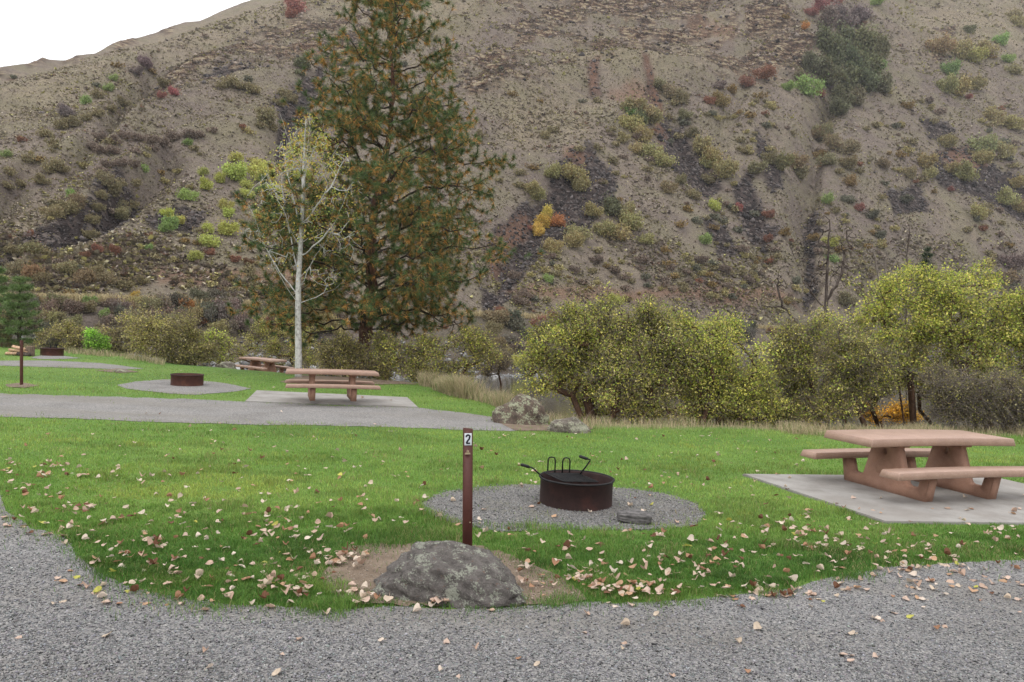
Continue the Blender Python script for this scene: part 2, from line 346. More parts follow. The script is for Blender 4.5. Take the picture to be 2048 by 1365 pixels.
# relief: spurs and draws
spurs = [([(-50, 420), (180, 300), (270, 245), (520, 180), (640, 150)], 30, 5), ([(60, 500), (200, 400), (330, 310), (560, 250)], 26, 3.5),
         ([(900, 60), (1010, 30), (1100, -20)], 26, 5), ([(1440, 10), (1560, 60), (1640, 130)], 26, 7), ([(1500, -20), (1560, 60)], 22, 5), ([(1790, 10), (1740, 60), (1900, 90)], 26, 4),
         ([(1000, 180), (1230, 160), (1400, 150)], 30, 5), ([(1130, 330), (1240, 240)], 40, 3), ([(1500, 250), (1560, 420), (1590, 560)], 26, 3), ([(-40, 190), (200, 140), (420, 60)], 20, 3)]
draws = [([(-50, 450), (60, 360), (160, 320), (250, 230), (330, 110), (420, 80)], 22, -7), ([(-50, 520), (120, 470), (260, 400), (340, 330)], 24, -5),
         ([(1720, -20), (1700, 80), (1660, 180), (1620, 300), (1600, 420), (1620, 600)], 26, -9), ([(1320, 180), (1400, 320), (1520, 500)], 30, -4),
         ([(940, 640), (1080, 420), (1190, 300)], 34, -3), ([(560, 300), (600, 200), (680, 130)], 26, -4), ([(860, 60), (960, 10)], 24, -5), ([(2048, 400), (1900, 300)], 40, -3),
         ([(1420, 320), (1470, 200), (1500, 120)], 20, -3)]
cre = np.where(HU < 640, 1 - .8 * sstep(60, 0, HV - (VH - FPX * Ef)[None, :]), 1.); Dz = 5.5 * fbm(HX / 42, HY / 42, 5, 3) * np.clip(HY / 250, .3, 1.3) + .9 * fbm(HX / 6, HY / 6, 4, 9)
wu = HU + 14 * fbm(HU / 60, HV / 60, 3, 5); wv = HV + 14 * fbm(HU / 60, HV / 60, 3, 15)
for pts, w, amp in spurs + draws: Dz += amp * np.exp(-(dseg(wu, wv, pts) / w) ** 2)
def zone(polys, soft=6, warp=.8):
    r = np.zeros(HU.shape)
    a2 = HU + warp * (16 * fbm(HU / 26, HV / 26, 4, 31)); b2 = HV + warp * (16 * fbm(HU / 26, HV / 26, 4, 47))
    for p in polys: r = np.maximum(r, sstep(-soft, soft, sdf(a2, b2, p)))
    return r
scree = zone([[(968, 512), (972, 470), (1010, 430), (1050, 395), (1095, 365), (1120, 335), (1185, 290), (1190, 310), (1225, 330), (1232, 370), (1215, 412), (1180, 455), (1140, 480), (1060, 520), (1010, 600), (985, 620), (1000, 545)],
              [(1283, 155), (1300, 160), (1320, 200), (1345, 222), (1375, 240), (1395, 285), (1425, 310), (1445, 352), (1400, 365), (1340, 320), (1318, 280), (1308, 230), (1290, 190)],
              [(1858, 310), (1880, 285), (1930, 272), (1970, 290), (2010, 330), (2060, 345), (2060, 430), (1960, 392), (1900, 388), (1850, 350)],
              [(-20, 495), (40, 465), (120, 430), (180, 410), (225, 375), (275, 375), (275, 410), (240, 450), (200, 465), (130, 480), (60, 505), (-20, 520)],
              [(535, 225), (560, 205), (600, 170), (655, 140), (655, 200), (605, 235), (580, 270), (562, 315), (548, 300), (555, 245)],
              [(1608, 390), (1632, 380), (1636, 470), (1628, 560), (1606, 600), (1612, 480)], [(1515, 280), (1560, 330), (1570, 400), (1545, 395), (1518, 320)],
              [(1178, 150), (1196, 152), (1206, 195), (1180, 205)], [(1840, 230), (1900, 240), (1920, 265), (1860, 268)], [(1460, 360), (1500, 340), (1530, 420), (1560, 470), (1530, 480), (1480, 420)],
              [(1770, 380), (1840, 370), (1860, 420), (1790, 430)], [(290, 430), (350, 415), (420, 440), (380, 470), (300, 455)], [(390, 160), (470, 140), (530, 150), (500, 175), (420, 185)],
              [(1400, 440), (1460, 450), (1480, 520), (1440, 520)], [(960, 560), (1010, 590), (1000, 640), (960, 640)], [(490, 640), (560, 640), (700, 690), (700, 740), (560, 720)]])
rock = zone([[(525, 66), (560, 52), (600, 40), (650, 38), (720, 30), (720, 48), (650, 55), (600, 60), (540, 76)], [(545, 118), (580, 100), (640, 72), (760, 66), (760, 100), (660, 128), (580, 132)],
             [(430, 110), (470, 92), (560, 88), (650, 68), (650, 80), (560, 100), (440, 112)], [(300, 150), (380, 125), (470, 95), (480, 116), (400, 145), (320, 170)], [(70, 218), (140, 212), (120, 200), (160, 215)],
             [(1060, 52), (1085, 25), (1130, 5), (1200, -10), (1400, -10), (1425, 18), (1330, 22), (1200, 28), (1140, 42)], [(1030, 75), (1100, 62), (1160, 70), (1130, 82), (1040, 90)],
             [(1230, 55), (1340, 60), (1420, 75), (1360, 92), (1240, 80)], [(1440, 130), (1500, 110), (1560, 95), (1640, 108), (1610, 150), (1500, 150)], [(1490, 50), (1530, 30), (1600, 70), (1570, 82), (1500, 84)],
             [(930, 175), (980, 160), (1030, 172), (1010, 195), (940, 198)], [(1090, 155), (1130, 140), (1160, 148), (1130, 162)], [(940, 120), (1010, 118), (1030, 140), (960, 145)],
             [(940, 35), (1010, 10), (1060, 0), (1040, 25), (960, 50)], [(1180, 100), (1330, 105), (1300, 120), (1190, 118)], [(1860, 60), (1920, 50), (1900, 75)], [(1840, 110), (1900, 112), (1880, 128)],
             [(215, 90), (240, 80), (280, 74), (270, 92), (230, 103)], [(315, 62), (350, 50), (345, 68), (320, 70)], [(50, 120), (85, 113), (100, 128), (60, 134)], [(125, 118), (150, 112), (170, 122), (120, 134)], [(-20, 150), (40, 150), (30, 162), (-20, 164)]], 5, .6)
rk2 = zone([[(925, 195), (900, 130), (1000, 62), (1060, -10), (1430, -10), (1480, 60), (1560, 30), (1640, 120), (1600, 175), (1450, 165), (1400, 140), (1250, 150), (1150, 140), (1100, 175), (1030, 205)], [(290, 165), (380, 110), (520, 50), (650, 25), (760, 20), (760, 130), (600, 135), (480, 125), (400, 165), (310, 180)], [(200, 205), (330, 160), (470, 130), (560, 135), (420, 190), (300, 215), (220, 225)]], 18)
rk2 = rk2 * sstep(-.02, .22, fbm(HU / 34, HV / 7, 5, 91)); rock = np.maximum(rock, rk2 * .9)
red = zone([[(968, 512), (980, 470), (1020, 430), (1060, 410), (1050, 440), (1020, 480), (990, 540)], [(1283, 155), (1300, 160), (1322, 200), (1340, 260), (1320, 280), (1308, 230)], [(1178, 150), (1196, 152), (1200, 195), (1184, 195)],
            [(1220, 195), (1290, 188), (1300, 215), (1240, 215)], [(1000, 575), (1200, 572), (1350, 580), (1540, 580), (1600, 600), (1500, 612), (1300, 605), (1100, 600)], [(-20, 505), (100, 500), (180, 520), (330, 530), (430, 540), (640, 545), (640, 575), (420, 575), (200, 545), (-20, 560)],
            [(1380, 50), (1480, 75), (1460, 92), (1390, 80)], [(1880, 290), (1940, 275), (1980, 310), (1900, 325)], [(575, 102), (640, 90), (655, 125), (590, 130)], [(1130, 305), (1180, 310), (1170, 330), (1130, 330)]], 10)
pale = zone([[(0, 170), (200, 110), (560, 0), (700, -60), (900, -60), (1060, 0), (900, 90), (640, 40), (450, 90), (300, 110), (120, 220), (0, 250)], [(1790, 10), (2048, 0), (2048, 120), (1850, 110)], [(1100, 120), (1400, 110), (1420, 150), (1300, 180), (1180, 170)],
             [(1000, 200), (1200, 210), (1180, 300), (1020, 290)], [(0, 440), (120, 400), (60, 450), (0, 470)]], 40)
Dz += rock * (2.2 * np.abs(fbm(HX / 7, HZ / 2.5, 4, 77)) + 1.2 * np.sign(np.sin(HZ * .9 + 3 * fbm(HX / 20, HY / 20, 3))) * .5) * np.clip(HY / 300, .3, 1)
Dz += scree * .35 * fbm(HX / 1.2, HY / 1.2, 2, 88)
Dz += 1.7 * np.clip(np.sin(HZ * .42 + 2.5 * fbm(HX / 30, HY / 30, 3, 6)), -.2, 1) * (HU > 850) * (HV < 160)
HZ = HZ + Dz * on * cre
# soften the slope break just above the river road
HU, HV = proj(np.stack([HX, HY, HZ], -1))
bank = (HY < d0[None, :]) * 1.0
m, t, bb = mat('hillside', .95, .1); p = pos(t)
at = N(t, 'ShaderNodeAttribute', attribute_name='col'); sc = N(t, 'ShaderNodeSeparateColor'); t.links.new(at.outputs['Color'], sc.inputs[0])
nA = noise(t, p, .035, 8, .65); nB = noise(t, p, .35, 6, .7); nC = noise(t, p, 2.2, 4, .7); nD = noise(t, p, .09, 6, .6)
grass = ramp(t, nA.outputs[0], [(.3, (.145, .117, .108)), (.45, (.175, .146, .125)), (.58, (.205, .172, .137)), (.75, (.235, .20, .145))])
palec = ramp(t, nB.outputs[0], [(.3, (.20, .168, .125)), (.6, (.275, .235, .165)), (.8, (.33, .285, .19))])
c = mix(t, at.outputs['Alpha'], grass, palec)
c = mix(t, ramp(t, nB.outputs[0], [(.44, (0, 0, 0)), (.60, (.7, .7, .7))]), c, (.115, .094, .086))
c = mix(t, ramp(t, nD.outputs[0], [(.46, (0, 0, 0)), (.62, (.6, .6, .6))]), c, (.17, .158, .10))
c = mix(t, ramp(t, nC.outputs[0], [(.48, (0, 0, 0)), (.62, (.55, .55, .55))]), c, (.095, .08, .073))
vr = noise(t, p, 1.1, typ='ShaderNodeTexVoronoi'); sv = N(t, 'ShaderNodeSeparateColor'); t.links.new(vr.outputs['Color'], sv.inputs[0])
scc = ramp(t, sv.outputs[0], [(0, (.018, .015, .015)), (.5, (.043, .034, .033)), (.85, (.068, .054, .051)), (1, (.14, .12, .112))])
c = mix(t, sc.outputs[0], c, scc)
mp = N(t, 'ShaderNodeMapping'); mp.inputs['Scale'].default_value = (.3, .3, 1.0); t.links.new(p, mp.inputs[0]); nR = noise(t, mp.outputs[0], .8, 6, .75)
rkc = ramp(t, nR.outputs[0], [(.34, (.016, .012, .011)), (.47, (.055, .040, .033)), (.53, (.125, .08, .058)), (.585, (.27, .23, .16))])
c = mix(t, sc.outputs[1], c, rkc)
rd = ramp(t, nB.outputs[0], [(.35, (.13, .075, .055)), (.6, (.22, .125, .085)), (.75, (.29, .18, .12))])
rf = N(t, 'ShaderNodeMath', operation='MULTIPLY'); rf.inputs[1].default_value = .6; t.links.new(sc.outputs[2], rf.inputs[0])
c = mix(t, rf.outputs[0], c, rd)
c = mix(t, 1.0, c, (1.14, 1.12, 1.08), 'MULTIPLY'); t.links.new(c, bb.inputs['Base Color'])
ad = N(t, 'ShaderNodeMath', operation='ADD'); t.links.new(nB.outputs[0], ad.inputs[0]); t.links.new(nC.outputs[0], ad.inputs[1]); bump(t, bb, ad.outputs[0], .9, .6)
hc = np.stack([np.maximum(scree, bank * .45), rock, red * (1 - rock * .5), pale], -1).reshape(-1, 4)
tag(npmesh('hills', np.stack([HX, HY, HZ], -1), gridF(NR, NC), m, col=hc, smooth=False), 'steep dry canyon hillside of grass, scree and basalt rims', 'hillside', kind='structure')
# pale dry grass bench of the river road
def hidx(u): return int(np.clip(round((u + 330) / 2730 * (NC - 1)), 0, NC - 1))
def onhill(u, v):
    j = hidx(u); col = HV[:, j]; i0 = 14; k = np.nonzero(col[i0:] <= v)[0]; i = i0 + (k[0] if len(k) else NR - i0 - 1)
    return np.array([HX[i, j], HY[i, j], HZ[i, j]])

# ------------------------------------------------------------------ sheets on the lawn
LIFT = {'g': .008}
def dens(poly, step=12, jit=3., seed=0, closed=True):
    out = []; r = np.random.default_rng(seed); n = len(poly)
    for k in range(n):
        a = np.array(poly[k], float); b = np.array(poly[(k + 1) % n], float); L = np.linalg.norm(b - a); q = max(1, int(L / step))
        for i in range(q):
            p = a + (b - a) * i / q; w = jit * fbm(np.array(p[0] / 30.), np.array(p[1] / 12. + seed), 3, seed) * 2
            out.append((p[0] + r.normal() * jit * .3, p[1] + w * .5 + r.normal() * jit * .15))
    return out
def sheet(name, poly, m, lift, label, cat='ground', kind='structure', **k):
    q = np.array(poly, float); v = P(q[:, 0], q[:, 1]) + np.array([0, 0, lift])
    bm = bmesh.new(); f = bm.faces.new([bm.verts.new(x) for x in v]); bmesh.ops.triangulate(bm, faces=[f])
    me = bpy.data.meshes.new(name); bm.to_mesh(me); bm.free(); me.materials.append(m); o = bpy.data.objects.new(name, me); COL.objects.link(o)
    return tag(o, label, cat, kind=kind)
G1 = [(-700, 940), (-200, 960), (0, 985), (12, 1025), (60, 1055), (128, 1072), (152, 1110), (200, 1148), (262, 1176), (330, 1192), (400, 1204), (480, 1213), (560, 1213), (650, 1224), (720, 1217), (800, 1214), (900, 1220), (1050, 1213), (1150, 1207), (1250, 1210),
      (1330, 1204), (1420, 1199), (1500, 1188), (1580, 1180), (1640, 1163), (1700, 1148), (1800, 1134), (1900, 1128), (2048, 1120), (2300, 1105), (2900, 1090), (6500, 1700), (4000, 2900), (-2400, 2900), (-4500, 1700)]
G2 = [(-400, 778), (0, 788), (240, 795), (400, 800), (490, 805), (660, 812), (836, 817), (930, 827), (985, 835), (1040, 850), (1060, 860), (1020, 863), (960, 862), (800, 856), (655, 852), (480, 850), (300, 845), (150, 838), (0, 835), (-400, 838)]
G3 = [(-400, 716), (0, 722), (100, 722), (200, 727), (288, 738), (240, 740), (200, 738), (100, 735), (0, 732), (-400, 728)]
def ell(pts): return pts
C1 = [(842, 1008), (870, 990), (930, 978), (1000, 972), (1080, 970), (1170, 972), (1260, 978), (1340, 990), (1395, 1010), (1412, 1032), (1395, 1050), (1330, 1060), (1240, 1062), (1150, 1060), (1070, 1061), (1000, 1066), (950, 1055), (900, 1045), (860, 1030)]
C2 = [(233, 771), (270, 764), (330, 760), (380, 760), (450, 767), (503, 778), (470, 784), (400, 790), (360, 790), (290, 783), (250, 778)]
C3 = [(60, 716), (80, 712), (130, 713), (162, 717), (130, 719), (80, 719)]
PD1 = [(1485, 952), (1985, 957), (2416, 1056), (1770, 1048)]
PD2 = [(513, 783), (815, 797), (836, 816.5), (490, 805)]
DT1 = [(690, 1100), (740, 1090), (800, 1090), (950, 1092), (1010, 1110), (1060, 1130), (1110, 1150), (1150, 1178), (1175, 1200), (1130, 1210), (1060, 1214), (930, 1215), (800, 1214), (720, 1212), (665, 1192), (640, 1160)]
DT2 = [(980, 838), (1060, 846), (1110, 852), (1175, 850), (1185, 860), (1100, 864), (1030, 862)]
DT3 = [(10, 770), (43, 766), (80, 772), (50, 777), (15, 775)]
DT4 = [(560, 765), (600, 752), (700, 756), (800, 764), (836, 770), (700, 770), (620, 771)]
DT5 = [(190, 742), (240, 738), (278, 745), (240, 747)]
roads = [('gravel_road', dens(G1, 14, 5, 1), M_gravel, .008, 'wide grey gravel road across the foreground'),
         ('gravel_road', dens(G2, 14, 1.6, 2), M_gravel2, .008, 'grey gravel pull-in crossing behind the lawn'),
         ('gravel_road', dens(G3, 14, 1, 3), M_gravel2, .008, 'short pale gravel spur at far left'),
         ('gravel_ground', dens(C1, 14, 4, 4), M_gravelc, .009, 'oval gravel patch round the near fire ring'),
         ('gravel_ground', dens(C2, 10, 1, 5), M_gravel2, .009, 'oval gravel patch round the middle fire ring'),
         ('gravel_ground', dens(C3, 10, .6, 6), M_gravel2, .009, 'thin gravel patch round the farthest fire ring'),
         ('dirt_ground', dens(DT1, 12, 7, 7), M_dirt, .014, 'bare brown dirt round the numbered boulder'),
         ('dirt_ground', dens(DT2, 10, 1.5, 8), M_dirt, .013, 'bare dirt below the two middle boulders'),
         ('dirt_ground', dens(DT3, 10, 1, 9), M_dirt, .013, 'bare dirt round the thin left post'),
         ('dirt_ground', dens(DT4, 10, 1.5, 10), M_dirt, .013, 'bare reddish earth behind the middle table'),
         ('dirt_ground', dens(DT5, 10, .8, 11), M_dirt, .013, 'small bare patch round the low flat stone')]
for r_ in roads: sheet(*r_)
def pad(poly, label):
    q = np.array(poly, float); v = P(q[:, 0], q[:, 1]); bm = bmesh.new()
    top = [bm.verts.new(Vector(x) + Vector((0, 0, .03))) for x in v]; bot = [bm.verts.new(Vector(x) + Vector((0, 0, -.08))) for x in v]
    bm.faces.new(top[::-1]); 
    for k in range(4): bm.faces.new([top[k], top[(k + 1) % 4], bot[(k + 1) % 4], bot[k]])
    bmesh.ops.recalc_face_normals(bm, faces=bm.faces); bmesh.ops.bevel(bm, geom=[e for e in bm.edges if all(w in top for w in e.verts)], offset=.008, segments=2, affect='EDGES')
    me = bpy.data.meshes.new('concrete_pad'); bm.to_mesh(me); bm.free(); me.materials.append(M_conc); o = bpy.data.objects.new('concrete_pad', me); COL.objects.link(o)
    tag(o, label, 'concrete pad')
pad(PD1, 'pale concrete slab under the nearest picnic table at right')
pad(PD2, 'pale concrete slab under the middle picnic table beside the gravel pull-in')

# ------------------------------------------------------------------ lawn blades
def blades(base, h, w, lean, col, name, m, label, cat, curl=.5, seed=0, par=None):
    n = len(base); r = np.random.default_rng(seed); a = r.uniform(0, 2 * np.pi, n); d = np.stack([np.cos(a), np.sin(a), 0 * a], 1); s = np.stack([-np.sin(a), np.cos(a), 0 * a], 1)
    a2 = r.uniform(0, 2 * np.pi, n); s = np.stack([np.cos(a2), np.sin(a2), 0 * a2], 1)
    l = lean[:, None] * h[:, None]; up = np.array([0, 0, 1.])
    b0 = base - s * w[:, None] / 2; b1 = base + s * w[:, None] / 2
    mid = base + up * h[:, None] * .6 + d * l * .35; m0 = mid - s * w[:, None] * .38; m1 = mid + s * w[:, None] * .38
    tip = base + up * (h * (1 - .25 * lean))[:, None] + d * l
    V = np.stack([b0, b1, m1, m0, tip], 1).reshape(-1, 3); i = np.arange(n)[:, None] * 5
    F = [i + np.array([[0, 1, 2, 3]]), i + np.array([[3, 2, 4]])]
    dk = np.array([.6, .6, 1, 1, 1.12])
    c = (col[:, None, :] * np.ones(5)[None, :, None]).reshape(-1, 3)
    return tag(npmesh(name, V, F, m, par, col=c), label, cat, kind='stuff')
barea = [G1, G2, G3, C1, C2, C3, PD1, PD2]
def sdmax(u, v, L): 
    r = np.full(u.shape, -1e9)
    for p in L: r = np.maximum(r, sdf(u, v, p))
    return r
n = 620000
u = R(-260, 2300, n); v = 690 + (1250 - 690) * R(0, 1, n) ** .85
a = (u - 1024) / FPX; ev = np.interp(u, EU, EV)
p = P(u, v); ok = (v > ev - 1) & (p[:, 1] > 0) & (p[:, 1] < 60)
sd_ = sdmax(u, v, barea[:6]); jit = rng.normal(0, 1, n) * np.clip((v - 690) / 60, .6, 6) * np.where(R(0, 1, n) < .07, 3.5, 1) * (1 + 1.2 * ((u < 700) & (v > 1000)))
ed = fbm(p[:, 0] * 2.5, p[:, 1] * 2.5, 3, 55)
ok &= (sd_ + jit + ed * np.clip((v - 690) / 25, 1, 22) < 0)
pd_ = sdmax(u, v, [PD1, PD2]); ok &= pd_ < np.where(v > 900, -1.0, -.3)
dt_ = sdmax(u, v, [DT1, DT2, DT3, DT4, DT5]); ok &= (dt_ + jit * 2 + ed * np.clip((v - 690) / 20, 1, 24) < 0)
u, v, p = u[ok], v[ok], p[ok]; n = len(u)
big = fbm(p[:, 0] * .35, p[:, 1] * .5, 4, 21); tuft = fbm(p[:, 0] * 3.2, p[:, 1] * 3.2, 3, 22); fine = fbm(p[:, 0] * 11, p[:, 1] * 11, 2, 23)
nearf = sstep(1000, 1130, v)[:, None] * .85
h = (.030 + .014 * R(0, 1, n)) * (1 + 1.1 * tuft + .8 * fine) + .012 * sstep(960, 1120, v); h = np.clip(h, .012, .11)
w = .0022 + .00042 * p[:, 1]
ca = np.array([.165, .30, .058]); cb = np.array([.075, .175, .034]); cc = np.array([.27, .395, .095])
k = np.clip(.45 + 1.3 * big + .9 * tuft + rng.normal(0, .12, n), 0, 1)[:, None]
c = cc * k + ca * (1 - k); c = c * (1 - nearf) + (cb * (1 - k * .6) + ca * k * .6) * nearf
c *= (1 + .22 * rng.normal(0, 1, n))[:, None].clip(.5, 1.6); c[:, 0] *= R(.85, 1.2, n)
drk = (fbm(p[:, 0] * 1.1, p[:, 1] * 2.2, 3, 29) > .16); c[drk] *= .76; h[drk] *= 1.25; yl = fbm(p[:, 0] * .7 + 9, p[:, 1] * 1.3, 3, 39) > .22; c[yl] *= np.array([1.18, 1.04, 1.0])
dry = (R(0, 1, n) < .035 + .12 * (fbm(p[:, 0] * 2, p[:, 1] * 2, 3, 28) > .33)); c[dry] = np.array([.36, .30, .15]) * R(.7, 1.1, (dry.sum()))[:, None]
# worn thin edge towards the bank
blades(p, h, w, R(.2, .9, n), c, 'lawn_grass', M_grass, 'short green lawn grass covering the campsite', 'grass', seed=3)
# weeds in gravel circle
n = 5000; u = R(845, 1410, n); v = R(972, 1065, n); p = P(u, v); k = fbm(p[:, 0] * 1.7, p[:, 1] * 1.7, 3, 61) - .12 * np.abs(v - 1030) / 30 > .05
u, v, p = u[k], v[k], p[k]; n = len(u); 
blades(p, R(.008, .025, n), np.full(n, .004), R(.3, 1, n), np.array([.22, .24, .09]) * R(.6, 1.2, n)[:, None], 'weeds', M_grass, 'sparse low weeds growing in the oval gravel patch', 'weeds', seed=5)
# dry tall grass
def dryband(n, regs, hmin, hmax, label, seed, wk=1.):
    Ps = []; 
    for (u0, u1, v0, v1, wt, dd) in regs:
        k = int(n * wt); u = R(u0, u1, k); s = R(0, 1, k) ** 1.3; a = (u - 1024) / FPX
        y = Edge(a) + dd[0] + (dd[1] - dd[0]) * s; x = a * y; Ps.append(np.stack([x, y, near_z(x, y)], 1))
    p = np.concatenate(Ps); n = len(p); cl = fbm(p[:, 0] * 1.3, p[:, 1] * 1.3, 3, seed)
    keep = cl > R(-.35, .25, n); p = p[keep]; cl = cl[keep]; n = len(p)
    h = R(hmin, hmax, n) * (1 + 1.1 * cl).clip(.25, 2); c = np.array([.52, .43, .28]) * R(.65, 1.2, n)[:, None]; g_ = R(0, 1, n) < .22; c[g_] = np.array([.18, .24, .08])
    blades(p, h, .003 + .00035 * p[:, 1] * wk, R(.15, .7, n), c, 'dry_grass', M_grass, label, 'dry grass', seed=seed)
dryband(16000, [(838, 930, 0, 0, .45, (-.5, 1.2)), (900, 1075, 0, 0, .3, (-.3, .9))], .18, .50, 'tall tan dry grass leaning along the bank between table and boulder', 31)
dryband(42000, [(1560, 2300, 0, 0, .45, (-.3, 3.5)), (1080, 1560, 0, 0, .08, (-.1, 2.5))], .07, .22, 'rough tan dry grass behind the nearest picnic table', 33)
dryband(6000, [(-100, 330, 0, 0, 1, (-.6, 2.5))], .08, .30, 'dry grass fringe along the far left lawn edge', 35)

# pebbles standing proud on the near gravel
def stones(p, s, col, name, m, label, cat, seed=0, flat_=.6, kind='stuff'):
    r = np.random.default_rng(seed); n = len(p); O = np.array([[1, 0, 0], [0, 1, 0], [-1, 0, 0], [0, -1, 0], [0, 0, 1], [0, 0, -1.]])
    V = O[None] * (r.uniform(.55, 1.25, (n, 6, 1))) * s[:, None, None]; V += r.normal(0, .22, (n, 6, 3)) * s[:, None, None]; V[:, :, 2] *= flat_
    a = r.uniform(0, 6.28, n); ca_, sa_ = np.cos(a)[:, None], np.sin(a)[:, None]; x = V[:, :, 0] * ca_ - V[:, :, 1] * sa_; y = V[:, :, 0] * sa_ + V[:, :, 1] * ca_
    V = np.stack([x, y, V[:, :, 2]], -1) + p[:, None, :]
    T = np.array([[0, 1, 4], [1, 2, 4], [2, 3, 4], [3, 0, 4], [1, 0, 5], [2, 1, 5], [3, 2, 5], [0, 3, 5]]); F = (np.arange(n)[:, None, None] * 6 + T[None]).reshape(-1, 3)
    return tag(npmesh(name, V, F, m, col=np.repeat(col, 8, 0)), label, cat, kind=kind)
n = 110000; u = R(-150, 2200, n); v = R(990, 1420, n); k = sdf(u, v, G1) > rng.normal(0, 3, n); u, v = u[k], v[k]; p = P(u, v); n = len(p)
g_ = np.clip(rng.normal(.17, .08, n), .03, .5)[:, None] * np.array([1, 1, 1.02]) * (1 + rng.normal(0, .04, (n, 3)))
stones(p + np.array([0, 0, .010]), rng.gamma(5, .0009, n) + .0014, g_, 'gravel_stones', M_pebble, 'loose grey stones over the foreground gravel road', 'gravel', 3)
n = 22000; u = R(840, 1412, n); v = R(970, 1066, n); k = sdf(u, v, C1) > rng.normal(0, 3, n); p = P(u[k], v[k]); n = len(p)
g_ = np.clip(rng.normal(.165, .075, n), .03, .42)[:, None] * np.array([1, .99, .98])
stones(p + np.array([0, 0, .010]), rng.gamma(5, .0012, n) + .002, g_, 'gravel_stones', M_pebble, 'loose grey stones in the oval patch round the near fire ring', 'gravel', 4)
n = 7000; u = R(630, 1195, n); v = R(1090, 1226, n); k = sdf(u, v, DT1) > 2; p = P(u[k], v[k]); n = len(p)
g_ = np.clip(rng.normal(.20, .09, n), .03, .5)[:, None] * np.array([1.1, .92, .75])
stones(p + np.array([0, 0, .014]), rng.gamma(2, .0018, n) + .0015, g_, 'dirt_crumbs', M_pebble, 'crumbs of soil and grit on the bare dirt round the boulder', 'soil', 8)
# far river bank rocks
n = 3800; u = R(-200, 2250, n); a = (u - 1024) / FPX; k = R(0, 1, n) ** 1.8; y = d0f(a) * (.815 + .10 * k); x = a * y
p = np.stack([x, y, near_z(x, y) + .1], 1); p[:, 2] = np.maximum(p[:, 2], WZ - .1)
g_ = np.clip(rng.normal(.20, .07, n), .06, .42)[:, None] * np.array([1, .985, .98])
stones(p, rng.gamma(3, .12, n) * (1.3 - k) + .08, g_, 'river_rocks', M_pebble, 'grey rocks heaped along the far river shore', 'rocks', 6)
# scree rubble and scrub over the hillside
def hillpts(n, wt):
    i = rng.integers(60, NR - 22, n * 3); j = rng.integers(0, NC - 1, n * 3); k = R(0, 1, n * 3) < wt[i, j]; i, j = i[k][:n], j[k][:n]
    f = R(0, 1, len(i))[:, None]; f2 = R(0, 1, len(i))[:, None]
    q = lambda i, j: np.stack([HX[i, j], HY[i, j], HZ[i, j]], 1)
    return (q(i, j) * (1 - f) + q(i, j + 1) * f) * (1 - f2) + (q(i + 1, j) * (1 - f) + q(i + 1, j + 1) * f) * f2, i, j
p, i, j = hillpts(26000, np.clip(scree + .8 * rock, 0, 1)); n = len(p)
g_ = np.clip(rng.normal(.056, .032, n), .012, .25)[:, None] * np.array([1.08, .93, .90])
rk = rock[i, j] > .5; g_[rk] = np.clip(rng.normal(.13, .06, rk.sum()), .02, .3)[:, None] * np.array([1.15, .92, .75])
stones(p, (rng.gamma(3, .11, n) + .12) * np.clip(p[:, 1] / 200, .5, 1.6), g_, 'scree_rubble', M_pebble, 'dark broken basalt rubble in chutes down the hillside', 'scree', 7, .8)
HSDX, HSDY = HX / 11, HY / 11
dn = np.clip(.35 + 1.3 * fbm(HSDX, HSDY, 4, 71), .04, 1) * (1 - .93 * scree) * (1 + .9 * (HV > 480))
dn = np.where((HY > d0[None, :] - 1) & (HY < d0[None, :] + 3.3), 0, dn)
p, i, j = hillpts(80000, np.clip(dn * .7, 0, 1)); n = len(p)
pal = np.array([[.31, .28, .215], [.25, .205, .175], [.41, .385, .17], [.31, .28, .165], [.38, .33, .24], [.20, .165, .145], [.26, .165, .12]])
hv = HV[i, j]; hu = HU[i, j]
ci = rng.choice(7, n, p=[.24, .19, .10, .14, .17, .12, .04])
ye = (R(0, 1, n) < .35) & (fbm(p[:, 0] / 25, p[:, 1] / 25, 3, 73) > .12); ci[ye] = 2
c = pal[ci] * R(.7, 1.3, n)[:, None]; sz = rng.gamma(3, .085, n) + .10; sz *= np.clip(p[:, 1] / 220, .55, 1.7) * (1 + .55 * (hv > 470) * (hu < 900) + .2 * (hv > 480))
# each clump: seven leaning facets
q = 7; aa = R(0, 6.28, (n, q)); el = R(.05, .95, (n, q)); d = np.stack([np.cos(aa) * np.cos(el), np.sin(aa) * np.cos(el), np.sin(el)], -1)
s2 = np.stack([-np.sin(aa), np.cos(aa), R(-.4, .4, (n, q))], -1); b0 = p[:, None] + d * .1 * sz[:, None, None]; tp = p[:, None] + d * sz[:, None, None] * R(.7, 1.25, (n, q))[..., None]
V = np.stack([b0 - s2 * .3 * sz[:, None, None], b0 + s2 * .3 * sz[:, None, None], tp + s2 * .28 * sz[:, None, None], tp - s2 * .25 * sz[:, None, None]], 2).reshape(-1, 3)
F = np.arange(n * q * 4).reshape(-1, 4); cf = (c[:, None, :] * R(.7, 1.3, (n, q))[..., None]).reshape(-1, 3)
tag(npmesh('hillside_scrub', V, F, M_scrub, col=cf), 'low dry sage and bunchgrass scattered all over the hillside', 'scrub', kind='stuff')
p, i, j = hillpts(120000, np.clip(.25 + .6 * fbm(HX / 16, HY / 16, 4, 171) + .3 * (HV < 260), .05, 1) * (1 - .97 * scree)); n = len(p)
pal = np.array([[.36, .315, .215], [.30, .265, .19], [.42, .38, .20], [.24, .20, .16], [.33, .29, .23]]); c = pal[rng.choice(5, n)] * R(.75, 1.25, n)[:, None]; q = 3
